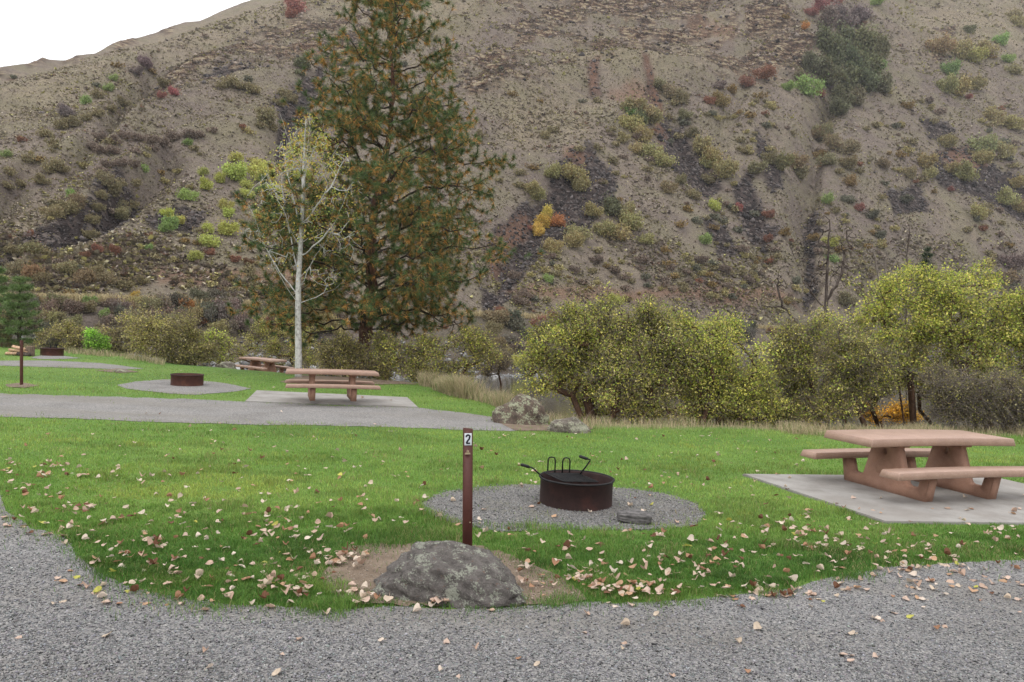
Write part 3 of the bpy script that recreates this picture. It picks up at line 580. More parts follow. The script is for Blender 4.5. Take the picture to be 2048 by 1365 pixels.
sz = (rng.gamma(3, .05, n) + .10) * np.clip(p[:, 1] / 200, .6, 1.7); aa = R(0, 6.28, (n, q)); el = R(.1, 1.0, (n, q)); d = np.stack([np.cos(aa) * np.cos(el), np.sin(aa) * np.cos(el), np.sin(el)], -1); s2 = np.stack([-np.sin(aa), np.cos(aa), R(-.3, .3, (n, q))], -1); S_ = sz[:, None, None]
b0 = p[:, None]; V = np.stack([b0 - s2 * .25 * S_, b0 + s2 * .25 * S_, b0 + d * S_ + s2 * .2 * S_, b0 + d * S_ - s2 * .2 * S_], 2).reshape(-1, 3)
tag(npmesh('bunchgrass', V, np.arange(n * q * 4).reshape(-1, 4), M_scrub, col=(c[:, None, :] * np.ones((1, q, 1))).reshape(-1, 3)), 'straw-coloured bunchgrass tufts covering the hillside', 'bunchgrass', kind='stuff')
# pale grass verge along the river road
n = 16000; u = R(-250, 2300, n); a = (u - 1024) / FPX; y = d0f(a) + R(-1.2, 2.6, n); x = a * y; z = h0f(a) + CH - .1
c = np.array([.46, .38, .22]) * R(.75, 1.15, n)[:, None]; blades(np.stack([x, y, z], 1), R(.6, 1.3, n), np.full(n, .15), R(.2, .8, n), c, 'dry_grass', M_grass, 'pale straw grass verge across the foot of the hillside', 'dry grass', seed=41)

# ------------------------------------------------------------------ plants
def quads(C, size, col, r, asp=.55, up=0.0):
    n = len(C); d = r.normal(0, 1, (n, 3)); d[:, 2] += up; d /= np.linalg.norm(d, axis=1)[:, None]; e = r.normal(0, 1, (n, 3)); e -= d * (e * d).sum(1)[:, None]; e /= np.linalg.norm(e, axis=1)[:, None] + 1e-9
    s = size[:, None]; V = np.stack([C - d * s * .5, C + e * s * asp * .5, C + d * s * .5, C - e * s * asp * .5], 1).reshape(-1, 3)
    return V, np.arange(n * 4).reshape(-1, 4)
def tubes(P0, P1, R0, R1, n=5):
    d = P1 - P0; L = np.linalg.norm(d, axis=1)[:, None] + 1e-9; d = d / L; ref = np.where(np.abs(d[:, 2:3]) > .9, np.array([[1., 0, 0]]), np.array([[0, 0, 1.]]))
    x = np.cross(d, ref); x /= np.linalg.norm(x, axis=1)[:, None]; y = np.cross(d, x); k = len(P0)
    an = np.arange(n) * 2 * np.pi / n; c = np.cos(an)[None, :, None]; s = np.sin(an)[None, :, None]; o = x[:, None] * c + y[:, None] * s
    V = np.concatenate([P0[:, None] + o * R0[:, None, None], P1[:, None] + o * R1[:, None, None]], 1).reshape(-1, 3)
    q = np.arange(n); T = np.stack([q, (q + 1) % n, (q + 1) % n + n, q + n], 1); return V, (np.arange(k)[:, None, None] * 2 * n + T[None]).reshape(-1, 4)
class Tree:
    def __init__(s, r): s.P = []; s.par = []; s.id = []; s.r = r; s.minr = {}
    def path(s, pts, par=-1, i=0):
        for p in pts: s.P.append(np.array(p, float)); s.par.append(par); s.id.append(i); par = len(s.P) - 1
        return par
    def reach(s, targets, seg=.3, jit=.12, sag=0., own=None):
        tips = []; n0 = len(s.P); A = np.zeros((n0 + len(targets) * 14, 3)); A[:n0] = s.P; n = n0
        d = np.array([((A[:n0] - t) ** 2).sum(1).min() for t in targets]); order = np.argsort(d)
        for oi in order:
            t = targets[oi]; dd = ((A[:n] - t) ** 2).sum(1); j = int(dd.argmin()); L = math.sqrt(dd[j]); k = min(12, max(1, int(L / seg))); a = A[j].copy(); par = j; i = s.id[j]
            for q in range(1, k + 1):
                f = q / k; p = a + (t - a) * f; p[2] += -sag * L * math.sin(math.pi * f)
                if q < k: p += s.r.normal(0, jit * L / k, 3)
                if n >= len(A): A = np.concatenate([A, np.zeros((2000, 3))])
                A[n] = p; s.P.append(p); s.par.append(par); s.id.append(i); par = n; n += 1
            tips.append(par)
        s.tips = tips; return tips
    def radii(s, rt, ex=.45, cap=1e9):
        w = np.zeros(len(s.P)); 
        for t in s.tips: w[t] += 1
        for i in range(len(s.P) - 1, -1, -1):
            if s.par[i] >= 0: w[s.par[i]] += w[i]
        s.rad = np.minimum(rt * np.maximum(w, 1) ** ex, cap); return s.rad
    def segs(s, sel=None):
        par = np.array(s.par); i = np.nonzero(par >= 0)[0]
        if sel is not None: i = i[sel[i]]
        A = np.array(s.P); r = s.rad; return A[par[i]], A[i], np.minimum(r[par[i]], r[i] * 1.35), r[i]
def lobpts(lobes, n, r, shell=.35):
    L = np.array(lobes, float); w = (L[:, 3] * L[:, 4] * L[:, 5]) ** (2 / 3); k = r.choice(len(L), n, p=w / w.sum()); d = r.normal(0, 1, (n, 3)); d /= np.linalg.norm(d, axis=1)[:, None]
    rr = (shell + (1 - shell) * r.uniform(0, 1, n) ** .6)[:, None]; return L[k, :3] + d * rr * L[k, 3:6]
def pxlobes(L, D, depth=.85):
    o = []; L = list(L); rr_ = np.random.default_rng(int(L[0][0] + L[0][1])); M_ = []
    for q in L:
        q = tuple(q) + (0,) * (4 - len(q)) + ((q[2],) if len(q) < 5 else ()); M_.append((q[0], q[1], q[2] * .78, q[3], q[4] * .78))
        if q[2] > 25:
            for _ in range(5): a = rr_.uniform(-.5, 3.6); f = rr_.uniform(.26, .42); M_.append((q[0] + q[2] * .85 * math.cos(a), q[1] - q[4] * .85 * math.sin(a), q[2] * f, q[3] + rr_.uniform(-.4, .4), q[4] * f))
    L = M_
    for q in L:
        u, v, ru = q[:3]; off = q[3] if len(q) > 3 else 0; rv = q[4] if len(q) > 4 else ru; dd = D + off; s = dd / FPX
        o.append(((u - 1024) * s, dd, CH + (VH - v) * s, ru * s, ru * s * depth, rv * s))
    return o
GREENS = {'bright': [(.30, .31, .055), (.22, .26, .05), (.40, .36, .09), (.14, .19, .035)], 'olive': [(.19, .185, .055), (.25, .22, .07), (.12, .13, .035), (.30, .26, .09)],
          'dull': [(.17, .14, .075), (.22, .185, .09), (.12, .10, .06), (.26, .23, .12)], 'brown': [(.15, .115, .08), (.20, .155, .11), (.10, .08, .06), (.23, .20, .11)],
          'orange': [(.40, .24, .03), (.44, .28, .04), (.30, .17, .03), (.36, .21, .03)], 'green': [(.14, .27, .035), (.19, .33, .05), (.10, .20, .03), (.22, .34, .06)], 'pinegreen': [(.05, .10, .045)], 'ygreen': [(.36, .42, .06), (.28, .36, .05), (.42, .46, .08), (.22, .30, .05)]}
def pal_pick(names, n, r, var=.18):
    P_ = np.concatenate([np.array(GREENS[x]) for x in names]); return P_[r.integers(0, len(P_), n)] * (1 + var * r.normal(0, 1, n)).clip(.4, 1.7)[:, None]
def shrub(name, base_uv, D, lobes, colors, ntip, nleaf, leaf, label, cat='shrub', bark=M_brown, seed=1, bases=None, group=None, rt=.0045, spread=.12, depth=.85, topc=None, baredots=0, twigs=.8):
    r = np.random.default_rng(seed); L = pxlobes(lobes, D, depth)
    T = Tree(r); bs = bases or [base_uv]; first = None
    cz = np.mean([l[2] for l in L])
    for k, (bu, bv) in enumerate(bs):
        x = (bu - 1024) / FPX * D; y = D + r.uniform(-.3, .3); z = float(near_z(np.array(x), np.array(y))) - .05
        if first is None: first = (x, y, z)
        tgt = np.array(L[k % len(L)][:3]); b = np.array([x, y, z]); mid = b + (tgt - b) * .45; mid[0] = b[0] + (tgt[0] - b[0]) * .25
        T.path([b, b * .6 + mid * .4, mid], -1, k)
    tg = lobpts(L, int(ntip * 1.5), r, .5); hn = fbm(tg[:, 0] * 1.3 + seed, tg[:, 2] * 1.5 + .5 * tg[:, 1], 3, seed); tg = tg[hn > -.26][:ntip]; k_ = r.integers(0, len(tg), ntip // 9); cen = tg.mean(0); tg = np.concatenate([tg, tg[k_] + (tg[k_] - cen) * r.uniform(.06, .22, (len(k_), 1)) + r.normal(0, .06, (len(k_), 3))]); gz = near_z(tg[:, 0], tg[:, 1]); tg[:, 2] = np.maximum(tg[:, 2], gz + .15)
    T.reach(tg, seg=.35, jit=.25, sag=-.05); T.radii(rt)
    e = empty(name, first); tag(e, label, cat, group)
    off = -np.array(first)
    A, B_, r0, r1 = T.segs(); V, F = tubes(A + off, B_ + off, r0, r1, 5); npmesh('trunk', V, F, bark, e, smooth=True)
    # small crossing twigs + leaves
    tips = tg[r.integers(0, len(tg), nleaf)]; C = tips + r.normal(0, spread, (nleaf, 3)) * np.array([1, 1, .8]); gz = near_z(C[:, 0], C[:, 1]); C[:, 2] = np.maximum(C[:, 2], gz + .03)
    nleaf = int(nleaf * 1.7); leaf = leaf * .84; tn = r.normal(0, .18, len(tg)) + .75 * fbm(tg[:, 0] * 2.2, tg[:, 2] * 2.2 + tg[:, 1], 3, seed + 3); ti_ = r.integers(0, len(tg), nleaf); tips = tg[ti_]; C = tips + r.normal(0, spread, (nleaf, 3)) * np.array([1, 1, .8]); gz = near_z(C[:, 0], C[:, 1]); C[:, 2] = np.maximum(C[:, 2], gz + .03)
    col = pal_pick(colors, nleaf, r) * (1.8 * (1 + tn[ti_])).clip(.75, 2.8)[:, None]
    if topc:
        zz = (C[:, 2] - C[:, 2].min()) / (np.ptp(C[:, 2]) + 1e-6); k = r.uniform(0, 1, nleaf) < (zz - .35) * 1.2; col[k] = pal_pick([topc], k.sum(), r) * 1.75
    V, F = quads(C + off, leaf * r.uniform(.45, 1.6, nleaf), col, r, .6); npmesh('crown', V, F, M_leaf, e, col=col)
    if twigs:
        m_ = int(ntip * 6 * twigs); a = tg[r.integers(0, len(tg), m_)]; b = a + r.normal(0, .24, (m_, 3)); V, F = tubes(a + off, b + off, np.full(m_, .0045), np.full(m_, .0015), 3); npmesh('twigs', V, F, M_twig, e)
    return e
Q = 1.0
shrub('broad_tree', None, 19.5, [(1748, 590, 48), (1832, 575, 50, .5), (1940, 580, 55, .5), (1913, 640, 75), (1803, 640, 62), (2004, 660, 72, .6), (1740, 650, 55), (1850, 710, 80), (1950, 715, 75), (2040, 720, 70, .5), (1760, 720, 60, -.3), (2100, 700, 70, .5), (2020, 620, 40), (1880, 600, 45), (2060, 650, 60, .3), (1985, 760, 55, .4), (1830, 770, 45, .3), (1700, 690, 55), (1690, 760, 50, .2), (1890, 770, 50), (1930, 800, 45, .6), (1740, 790, 35, .5)],
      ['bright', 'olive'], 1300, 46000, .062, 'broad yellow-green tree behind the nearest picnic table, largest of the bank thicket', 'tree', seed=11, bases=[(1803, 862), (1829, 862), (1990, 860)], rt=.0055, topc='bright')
shrub('bank_shrub', (1690, 860), 18.2, [(1620, 690, 58), (1660, 735, 75), (1730, 745, 60), (1620, 785, 60), (1690, 805, 52), (1640, 840, 32), (1590, 730, 45), (1560, 690, 20)],
      ['olive', 'dull', 'bright'], 800, 22000, .055, 'dull olive shrub with grey twigs left of the broad yellow-green tree', seed=12, bases=[(1690, 864), (1650, 862), (1730, 862)], twigs=1.2)
shrub('bank_shrub', (1960, 850), 17.8, [(1949, 800, 55), (2010, 810, 55), (1900, 815, 35), (2070, 800, 60), (1880, 770, 35)], ['brown', 'dull', 'olive'], 460, 9500, .045, 'brownish bare-twigged shrub low under the right side of the broad tree', seed=13, bases=[(1960, 852), (2020, 855)], twigs=2.2)
shrub('bank_shrub', (1195, 850), 17.6, [(1120, 690, 62), (1185, 665, 62), (1095, 750, 48), (1175, 745, 62), (1225, 700, 55), (1130, 640, 25), (1180, 810, 36, .6)],
      ['olive', 'bright'], 800, 21000, .052, 'yellow-green shrub with a leaning brown stem right behind the two middle boulders', seed=14, bases=[(1190, 858), (1170, 855)], rt=.0065, twigs=.6)
shrub('bank_shrub', (1225, 852), 17.2, [(1290, 690, 66), (1330, 745, 68), (1260, 780, 52), (1345, 805, 42), (1280, 825, 36), (1235, 615, 14), (1250, 650, 25), (1245, 640, 16), (1300, 640, 30), (1215, 720, 40)],
      ['olive', 'bright', 'dull'], 850, 22000, .052, 'spreading olive shrub left of centre of the bank thicket, second from the boulders', seed=15, bases=[(1222, 856), (1290, 858)], rt=.0065, twigs=.6)
shrub('bank_shrub', (1440, 850), 17.4, [(1430, 685, 52), (1395, 740, 62), (1470, 730, 62), (1515, 775, 48), (1440, 800, 56), (1530, 815, 35), (1390, 825, 34), (1370, 680, 45), (1480, 835, 22)],
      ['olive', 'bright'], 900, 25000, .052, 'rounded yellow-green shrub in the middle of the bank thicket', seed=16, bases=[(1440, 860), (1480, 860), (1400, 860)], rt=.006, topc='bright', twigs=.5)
shrub('bank_shrub', (1780, 850), 23, [(1735, 822, 22), (1800, 822, 24), (1835, 838, 16), (1765, 838, 14)], ['orange'], 110, 2200, .075, 'orange-yellow bush glowing behind the trunks of the broad tree', seed=17)
shrub('bank_shrub', (690, 760), 25.6, [(675, 715, 40), (725, 735, 42), (650, 740, 25), (760, 755, 22)], ['olive', 'dull'], 400, 9500, .065, 'dark olive shrub at the foot of the big pine, behind the middle table', seed=18)
shrub('bank_shrub', (860, 765), 25.2, [(800, 705, 48), (860, 722, 46), (920, 705, 48), (965, 705, 36), (840, 748, 28), (910, 745, 30)], ['olive', 'bright', 'dull'], 620, 15000, .065, 'yellow-olive shrub right of the big pine, above the tall dry grass', seed=19, bases=[(850, 765), (920, 770)])
shrub('bank_shrub', (540, 740), 38.5, [(470, 700, 32), (520, 690, 42), (570, 680, 46), (625, 690, 42), (540, 722, 30), (600, 725, 30)], ['olive', 'dull', 'bright'], 560, 14000, .07, 'olive shrub behind the poplar and the farthest picnic table', seed=20, bases=[(520, 738), (600, 745)])
shrub('bank_shrub', (350, 720), 29.5, [(335, 670, 40), (375, 690, 50), (300, 692, 32), (350, 708, 38), (400, 712, 30), (290, 640, 22), (280, 665, 30)], ['olive', 'dull'], 600, 15000, .072, 'large dull olive shrub left of the farthest boulder', seed=21, bases=[(340, 728), (390, 735)])
shrub('bank_shrub', (230, 710), 33, [(235, 685, 36), (250, 650, 24), (270, 700, 26)], ['dull', 'olive', 'brown'], 300, 7500, .08, 'brown-green shrub between the green bush and the large olive shrub', seed=22)
shrub('bank_shrub', (195, 705), 32, [(195, 688, 20, 0, 26), (188, 668, 12)], ['green'], 130, 4500, .08, 'fresh green bush behind the far left lawn edge', seed=23)
shrub('bank_shrub', (150, 705), 34, [(95, 680, 25), (135, 682, 34), (165, 690, 26)], ['dull', 'olive'], 300, 7500, .085, 'yellowish brown shrub behind the farthest fire ring', seed=24)
shrub('bank_shrub', (10, 700), 34, [(0, 660, 28), (12, 685, 20), (-40, 670, 30)], ['dull', 'brown'], 200, 5000, .085, 'brown shrub at the far left edge under the young pines', seed=25)
shrub('bank_shrub', (1010, 790), 30, [(1000, 720, 22), (985, 745, 20)], ['dull', 'brown'], 160, 2500, .07, 'thin brown shrub at the river edge right of the big pine', seed=26, twigs=2)
shrub('bank_shrub', (1560, 850), 19.5, [(1545, 790, 38), (1575, 740, 36), (1565, 830, 30), (1500, 820, 32), (1600, 800, 36), (1520, 740, 24)], ['olive', 'bright'], 480, 13000, .052, 'small dull shrub filling the gap between the two thicket halves', seed=27)
shrub('bank_shrub', (430, 730), 36, [(430, 690, 26), (450, 715, 22)], ['dull', 'ygreen'], 200, 3600, .07, 'pale yellowish shrub behind the farthest boulder', seed=28)

shrub('bank_shrub', (1180, 850), 20.5, [(1150, 760, 50), (1215, 770, 50), (1270, 740, 50), (1170, 700, 40), (1320, 800, 45), (1230, 820, 35)], ['olive', 'dull'], 560, 15000, .058, 'darker olive shrub standing behind the leaning stems of the bank thicket', seed=41)
shrub('bank_shrub', (1400, 850), 20.5, [(1370, 760, 50), (1430, 750, 50), (1490, 780, 45), (1400, 820, 40), (1460, 825, 35)], ['dull', 'olive'], 480, 13000, .058, 'dull shrub filling the back of the bank thicket at its middle', seed=42)
shrub('bank_shrub', (1700, 850), 21, [(1640, 740, 50), (1700, 720, 50), (1750, 760, 50), (1690, 800, 45), (1830, 740, 50), (1900, 760, 50), (1790, 700, 45)], ['olive', 'dull'], 640, 17000, .06, 'olive shrub mass showing between the trunks behind the broad tree', seed=43, bases=[(1660, 850), (1760, 850), (1880, 850)])
# poplar
def poplar():
    r = np.random.default_rng(5); D = 24.3; s = D / FPX
    def w(u, v, off=0): return np.array([(u - 1024) * s, D + off, CH + (VH - v) * s])
    T = Tree(r); tr = [w(597, 757), w(597, 700), w(596, 640), w(597, 560), w(602, 480), w(606, 400), w(608, 330), w(610, 280), w(612, 240)]
    path = []; 
    for k in range(len(tr) - 1):
        for q in range(5): path.append(tr[k] + (tr[k + 1] - tr[k]) * q / 5)
    T.path(path + [tr[-1]]); npath = len(T.P)
    limbs = [(597, 612, 735, 500, 1), (597, 610, 525, 420, -1), (599, 590, 500, 450, .5), (602, 540, 545, 330, .6), (603, 520, 690, 440, -.6), (605, 470, 560, 280, .2), (605, 450, 700, 330, -.5), (606, 420, 590, 240, .5), (607, 390, 670, 270, .6), (608, 360, 580, 250, -.7), (609, 340, 650, 240, 0), (603, 500, 560, 350, -1), (600, 570, 660, 380, .9), (606, 400, 640, 250, -.9), (601, 560, 720, 400, -1.2), (598, 600, 560, 440, 1.3)]
    for (u0, v0, u1, v1, off) in limbs:
        a = w(u0, v0); j = int(((np.array(T.P[:npath]) - a) ** 2).sum(1).argmin()); b = w(u1, v1, off * 1.3); n = 9
        pts = [T.P[j] + (b - T.P[j]) * (q / n) + np.array([0, 0, -.22 * np.linalg.norm(b - a) * .35 * math.sin(math.pi * q / n)]) + r.normal(0, .025, 3) for q in range(1, n + 1)]
        T.path(pts, j)
    L = [(q[0], q[1], q[2], q[3], q[3], q[5]) for q in pxlobes([(560, 400, 55, 0, 75), (625, 320, 60, 0, 60), (665, 390, 55, 0, 60), (610, 280, 45, 0, 45), (640, 470, 45, 0, 60), (530, 470, 45, 0, 55), (690, 490, 50, 0, 45), (520, 400, 30, 0, 50), (560, 520, 30, 0, 50), (650, 560, 40, 0, 30), (580, 330, 40, 0, 50), (700, 430, 30)], D, .9)]
    tg = lobpts(L, 820, r, .1); T.reach(tg, .3, .05, sag=.05); T.radii(.0052, .36)
    A = np.array(T.P); rr = T.rad; 
    for k in range(npath): rr[k] = .108 * (1 - k / npath) ** .8 + .012
    e = empty('poplar_tree', w(597, 757)); tag(e, 'slender white-barked young tree with sparse yellow leaves beside the middle picnic table', 'tree'); off = -w(597, 757)
    sel = np.zeros(len(A), bool); sel[:npath] = True; a, b, r0, r1 = T.segs(sel); mb = MB().tube([p + off for p in A[:npath]], list(rr[:npath]), 12); mb.tube([(0, 0, -.1), (0, 0, .05)], [.15, .115], 12); mb.build('trunk', M_white_bark, e, True)
    a, b, r0, r1 = T.segs(~sel); r0 = np.minimum(r0, .05); V, F = tubes(a + off, b + off, r0, np.minimum(r1, .05), 5); npmesh('branch', V, F, M_white_bark, e, smooth=True)
    n = 5200; C = tg[r.integers(0, len(tg), n)] + r.normal(0, .15, (n, 3)); u_, v_ = proj(C); k = r.uniform(0, 1, n) < np.clip(1.1 - np.abs(u_ - 635) / 130, .10, 1) * np.where(v_ > 480, .35, 1); C = C[k]; n = len(C)
    P_ = np.array([(.58, .55, .12), (.50, .54, .14), (.68, .52, .12), (.38, .46, .12), (.62, .42, .15)]); col = P_[r.integers(0, 5, n)] * r.uniform(.75, 1.25, n)[:, None]
    V, F = quads(C + off, r.uniform(.05, .085, n), col, r, .8); npmesh('crown', V, F, M_leaf, e, col=col)
poplar()

# pine
def needles(C, D_, n, L, col1, col2, r, w=.006):
    """tufts: needles radiating round the shoot direction, older ones behind"""
    m = len(C); d = D_[:, None, :] * .8 + r.normal(0, .62, (m, n, 3)); old = r.uniform(0, 1, (m, n)) < .42; d[old] = d[old] * .8 + np.array([0, 0, -.35]); d /= np.linalg.norm(d, axis=2)[..., None]
    base = C[:, None] - D_[:, None] * (np.where(old, r.uniform(.04, .16, (m, n)), r.uniform(0, .05, (m, n))))[..., None]; l = L * r.uniform(.65, 1.15, (m, n, 1)); tip = base + d * l
    s = np.cross(d, r.normal(0, 1, (m, n, 3))); s /= np.linalg.norm(s, axis=2)[..., None] + 1e-9
    V = np.stack([base - s * w * .5, base + s * w * .5, tip], 2).reshape(-1, 3); F = np.arange(m * n * 3).reshape(-1, 3)
    hue = r.uniform(0, 1, (m, 1)); oc = np.where(r.uniform(0, 1, (m, n)) < .75, 1, 0) * old * (hue < .70)
    c = np.where(oc[..., None] > 0, col2, col1) * r.uniform(.65, 1.35, (m, n, 1)) * r.uniform(.8, 1.2, (m, 1, 1)); return V, F, c.reshape(-1, 3)
def pine():
    r = np.random.default_rng(9); D = 27.; s = D / FPX
    def w(u, v, off=0): return np.array([(u - 1024) * s, D + off, CH + (VH - v) * s])
    T = Tree(r); tr = [w(728, 752), w(730, 690), w(738, 620), w(744, 560), (w(742, 480)), w(752, 400), w(768, 330), w(780, 260), w(786, 180), w(780, 90), w(784, 0), w(786, -75)]
    path = []
    for k in range(len(tr) - 1):
        for q in range(5): path.append(tr[k] + (tr[k + 1] - tr[k]) * q / 5)
    T.path(path + [tr[-1]]); npth = len(T.P); TP = np.array(T.P)
    prof = [(-75, 15, 15), (-30, 60, 55), (0, 80, 65), (50, 125, 85), (100, 140, 110), (200, 170, 160), (300, 175, 225), (370, 200, 265), (450, 260, 240), (550, 270, 270), (600, 245, 255), (650, 235, 215), (675, 200, 180)]
    pv = [q[0] for q in prof]; pl = [q[1] for q in prof]; pr = [q[2] * 1.04 for q in prof]
    tg = []; tgd = []; nl = 84
    named = [(700, 395, 620, 465, 0), (740, 440, 560, 560, 0), (745, 480, 520, 520, .6), (752, 400, 1035, 345, -.5), (745, 520, 1000, 500, -.8), (742, 600, 900, 590, .3), (768, 320, 640, 230, .5), (744, 560, 1010, 560, .3)]
    for k in range(nl):
        f = (k + .5) / nl; v0 = 675 - (675 + 60) * f ** 1.22 + r.uniform(-10, 10); j = int(np.abs(proj(TP)[1] - v0).argmin()); az = k * 2.399 + r.uniform(-.4, .4)
        side = math.cos(az); rise = r.uniform(-35, 40) if v0 > 600 else r.uniform(-30, 60) if v0 > 350 else r.uniform(5, 75); v1 = v0 - rise * (1 if v0 > 300 else 1.1); R_ = (np.interp(v1, pv, pr) if side > 0 else np.interp(v1, pv, pl)) * s * r.uniform(.80, 1.08)
        a = TP[j]; b = a + np.array([math.cos(az) * R_, math.sin(az) * R_ * .85, rise * s]); n = 12; L = np.linalg.norm(b - a)
        arch = r.uniform(.04, .16) * L * (1 if v0 > 300 else -.5); pts = []
        for q in range(1, n + 1):
            g = q / n; pts.append(a + (b - a) * g + np.array([0, 0, arch * math.sin(math.pi * min(1, g * 1.15)) + .10 * L * g ** 3]) + r.normal(0, .03 + .012 * L, 3) * math.sin(math.pi * g))
        T.path(pts, j, k + 1)
        m_ = int(16 + 58 * L / 4.5 if v0 > 260 else 16 + 34 * L / 4.5); g = r.uniform(.25, 1, m_) ** .75; idx = np.clip((g * n).astype(int) - 1, 0, n - 1); base = np.array(pts)[idx]
        kc = max(3, int(m_ / 8)); ci_ = r.integers(0, kc, m_); cidx = np.clip((r.uniform(.3, 1.02, kc) ** .8 * n).astype(int) - 1, 0, n - 1); cl_ = np.array(pts)[cidx] + r.normal(0, 1, (kc, 3)) * np.array([.55, .55, .26]) * (.35 + .17 * L); o = cl_[ci_] + r.normal(0, 1, (m_, 3)) * np.array([.36, .36, .24]); o[:, 2] += .12 + .1 * np.abs(r.normal(0, 1, m_)); tg.append(o)
    tg = np.concatenate(tg)
    T.reach(tg, .22, .22, sag=.12); T.radii(.0062, .42)
    A = np.array(T.P); tips = np.array(T.tips); par = np.array(T.par); ids = np.array(T.id); rr = T.rad
    for k in range(npth): rr[k] = .26 * (1 - k / npth) ** 1.15 + .012
    org = w(728, 752); off = -org; e = empty('ponderosa_pine', org); tag(e, 'tall ponderosa pine with reddish trunk and orange-tinged needles rising behind the poplar', 'pine tree')
    mb = MB(); pp = [p + off + np.append(r.normal(0, .03, 2), 0) for p in A[:npth]]; mb.tube(pp, [q * (1 + .08 * r.normal()) for q in rr[:npth]], 16); mb.build('trunk', M_pinebark, e, True)
    for k in range(nl):
        sel = (ids == k + 1); a, b, r0, r1 = T.segs(sel); r0 = np.minimum(r0, .085); r1 = np.minimum(r1, .085); V, F = tubes(a + off, b + off, r0, r1, 6); npmesh('branch', V, F, M_pinebr, e, smooth=True)
    # shoots: tips plus some inner nodes
    ti = np.concatenate([tips, r.permutation(np.nonzero((np.arange(len(A)) > npth) & (rr < .016))[0])[:3200]]); d = A[ti] - A[par[ti]]; d /= np.linalg.norm(d, axis=1)[:, None] + 1e-9; d[:, 2] += .35; d /= np.linalg.norm(d, axis=1)[:, None]
    V, F, c = needles(A[ti] + off, d, 60, .225, np.array([.095, .145, .052]), np.array([.55, .285, .08]), r, .0125); npmesh('crown', V, F, M_needle, e, col=c)
    n = 900; a = tg[r.integers(0, len(tg), n)] + r.normal(0, .15, (n, 3)); b = a + r.normal(0, .2, (n, 3)) + np.array([0, 0, -.12]); V, F = tubes(a + off, b + off, np.full(n, .007), np.full(n, .003), 3); npmesh('twigs', V, F, M_pinebr, e)
pine()
def young_pine(u, vb, vt, halfw, D, label, seed, cols=((.14, .21, .075), (.21, .28, .10)), nt_=430, nn=42, nl=.27):
    r = np.random.default_rng(seed); s = D / FPX
    def w(u, v): return np.array([(u - 1024) * s, D, CH + (VH - v) * s])
    T = Tree(r); a = w(u, vb); b = w(u + 2, vt); n = 16; T.path([a + (b - a) * q / n for q in range(n + 1)]); H = np.linalg.norm(b - a)
    f = r.uniform(.03, 1, nt_) ** .9; az = r.uniform(0, 6.28, nt_); R_ = halfw * s * (1.04 - f) ** .5 * (.75 + .35 * np.sin(az * 3 + f * 20)) * r.uniform(.25, 1, nt_) ** .5
    whorl = np.round(f * 8) / 8 * .75 + f * .25
    tg = a + (b - a) * whorl[:, None] + np.stack([np.cos(az) * R_, np.sin(az) * R_, R_ * .25], 1); T.reach(tg, .25, .12, .05); T.radii(.008, .4, .12)
    e = empty('young_pine', a); tag(e, label, 'pine tree'); A = np.array(T.P); a0, b0, r0, r1 = T.segs(); V, F = tubes(a0 - a, b0 - a, r0, r1, 5); npmesh('trunk', V, F, M_pinebr, e, smooth=True)
    ti = np.array(T.tips); par = np.array(T.par); d = A[ti] - A[par[ti]]; d /= np.linalg.norm(d, axis=1)[:, None] + 1e-9; d[:, 2] += .3
    V, F, c = needles(A[ti] - a, d, nn, nl, np.array(cols[0]), np.array(cols[1]), r, .012 * D / 34); npmesh('crown', V, F, M_needle, e, col=c)
young_pine(38, 706, 560, 50, 34, 'young green pine behind the split firewood at far left', 3)
young_pine(-6, 705, 540, 36, 35, 'young green pine cut off by the left edge of the photo', 4)
def snag(name, D, base, pts_list, n, label, seed, lobes, rt=.006, barkm=M_snag, minr=.05):
    r = np.random.default_rng(seed); T = Tree(r); s = D / FPX; org = None
    def w(u, v, o=0): return np.array([(u - 1024) * s, D + o, CH + (VH - v) * s])
    bz = w(*base); bz[2] = float(near_z(np.array(bz[0]), np.array(bz[1]))) - .1 if D < 60 else bz[2]
    T.path([bz]);
    for q in pts_list:
        j = int(((np.array(T.P) - w(*q[0])) ** 2).sum(1).argmin()) if len(T.P) > 1 else 0
        ps = [T.P[j]] + [w(*z) for z in q]; dense = []
        for k in range(len(ps) - 1):
            for i in range(1, 5): dense.append(ps[k] + (ps[k + 1] - ps[k]) * i / 4 + r.normal(0, .02, 3))
        T.path(dense, j)
    tg = lobpts(pxlobes(lobes, D, .7), n, r, .1); tg = tg[np.argsort(tg[:, 2])]; T.reach(tg, .4, .05, -.04); T.radii(rt * 1.25, .40, .12)
    e = empty(name, bz); tag(e, label, 'dead tree'); a, b, r0, r1 = T.segs(); 
    V, F = tubes(a - bz, b - bz, r0, r1, 5); npmesh('trunk', V, F, barkm, e, smooth=True)
snag('bare_tree', 24, (1655, 800), [[(1655, 700), (1652, 620), (1656, 520), (1660, 440)], [(1653, 620), (1625, 590), (1610, 560)], [(1654, 600), (1680, 560), (1692, 510)]], 230, 'dead bare tree with fine upright branches rising left of the broad tree', 31, [(1655, 500, 28, 0, 60), (1630, 560, 30, 0, 35), (1690, 540, 28, 0, 45), (1700, 470, 18, 0, 40)])
snag('bare_tree', 21, (1640, 800), [[(1615, 680), (1590, 640), (1565, 615), (1530, 612), (1505, 618)], [(1565, 612), (1555, 570), (1558, 545), (1556, 535)]], 45, 'bare dark forked limb reaching left from the thicket', 32, [(1560, 570, 18, 0, 28), (1530, 618, 25, 0, 12)], .006)
snag('bare_tree', 26, (1812, 800), [[(1812, 600), (1813, 540), (1816, 480), (1820, 435)]], 22, 'thin dead pole standing above the broad tree crown', 33, [(1818, 470, 12, 0, 28)], .006)
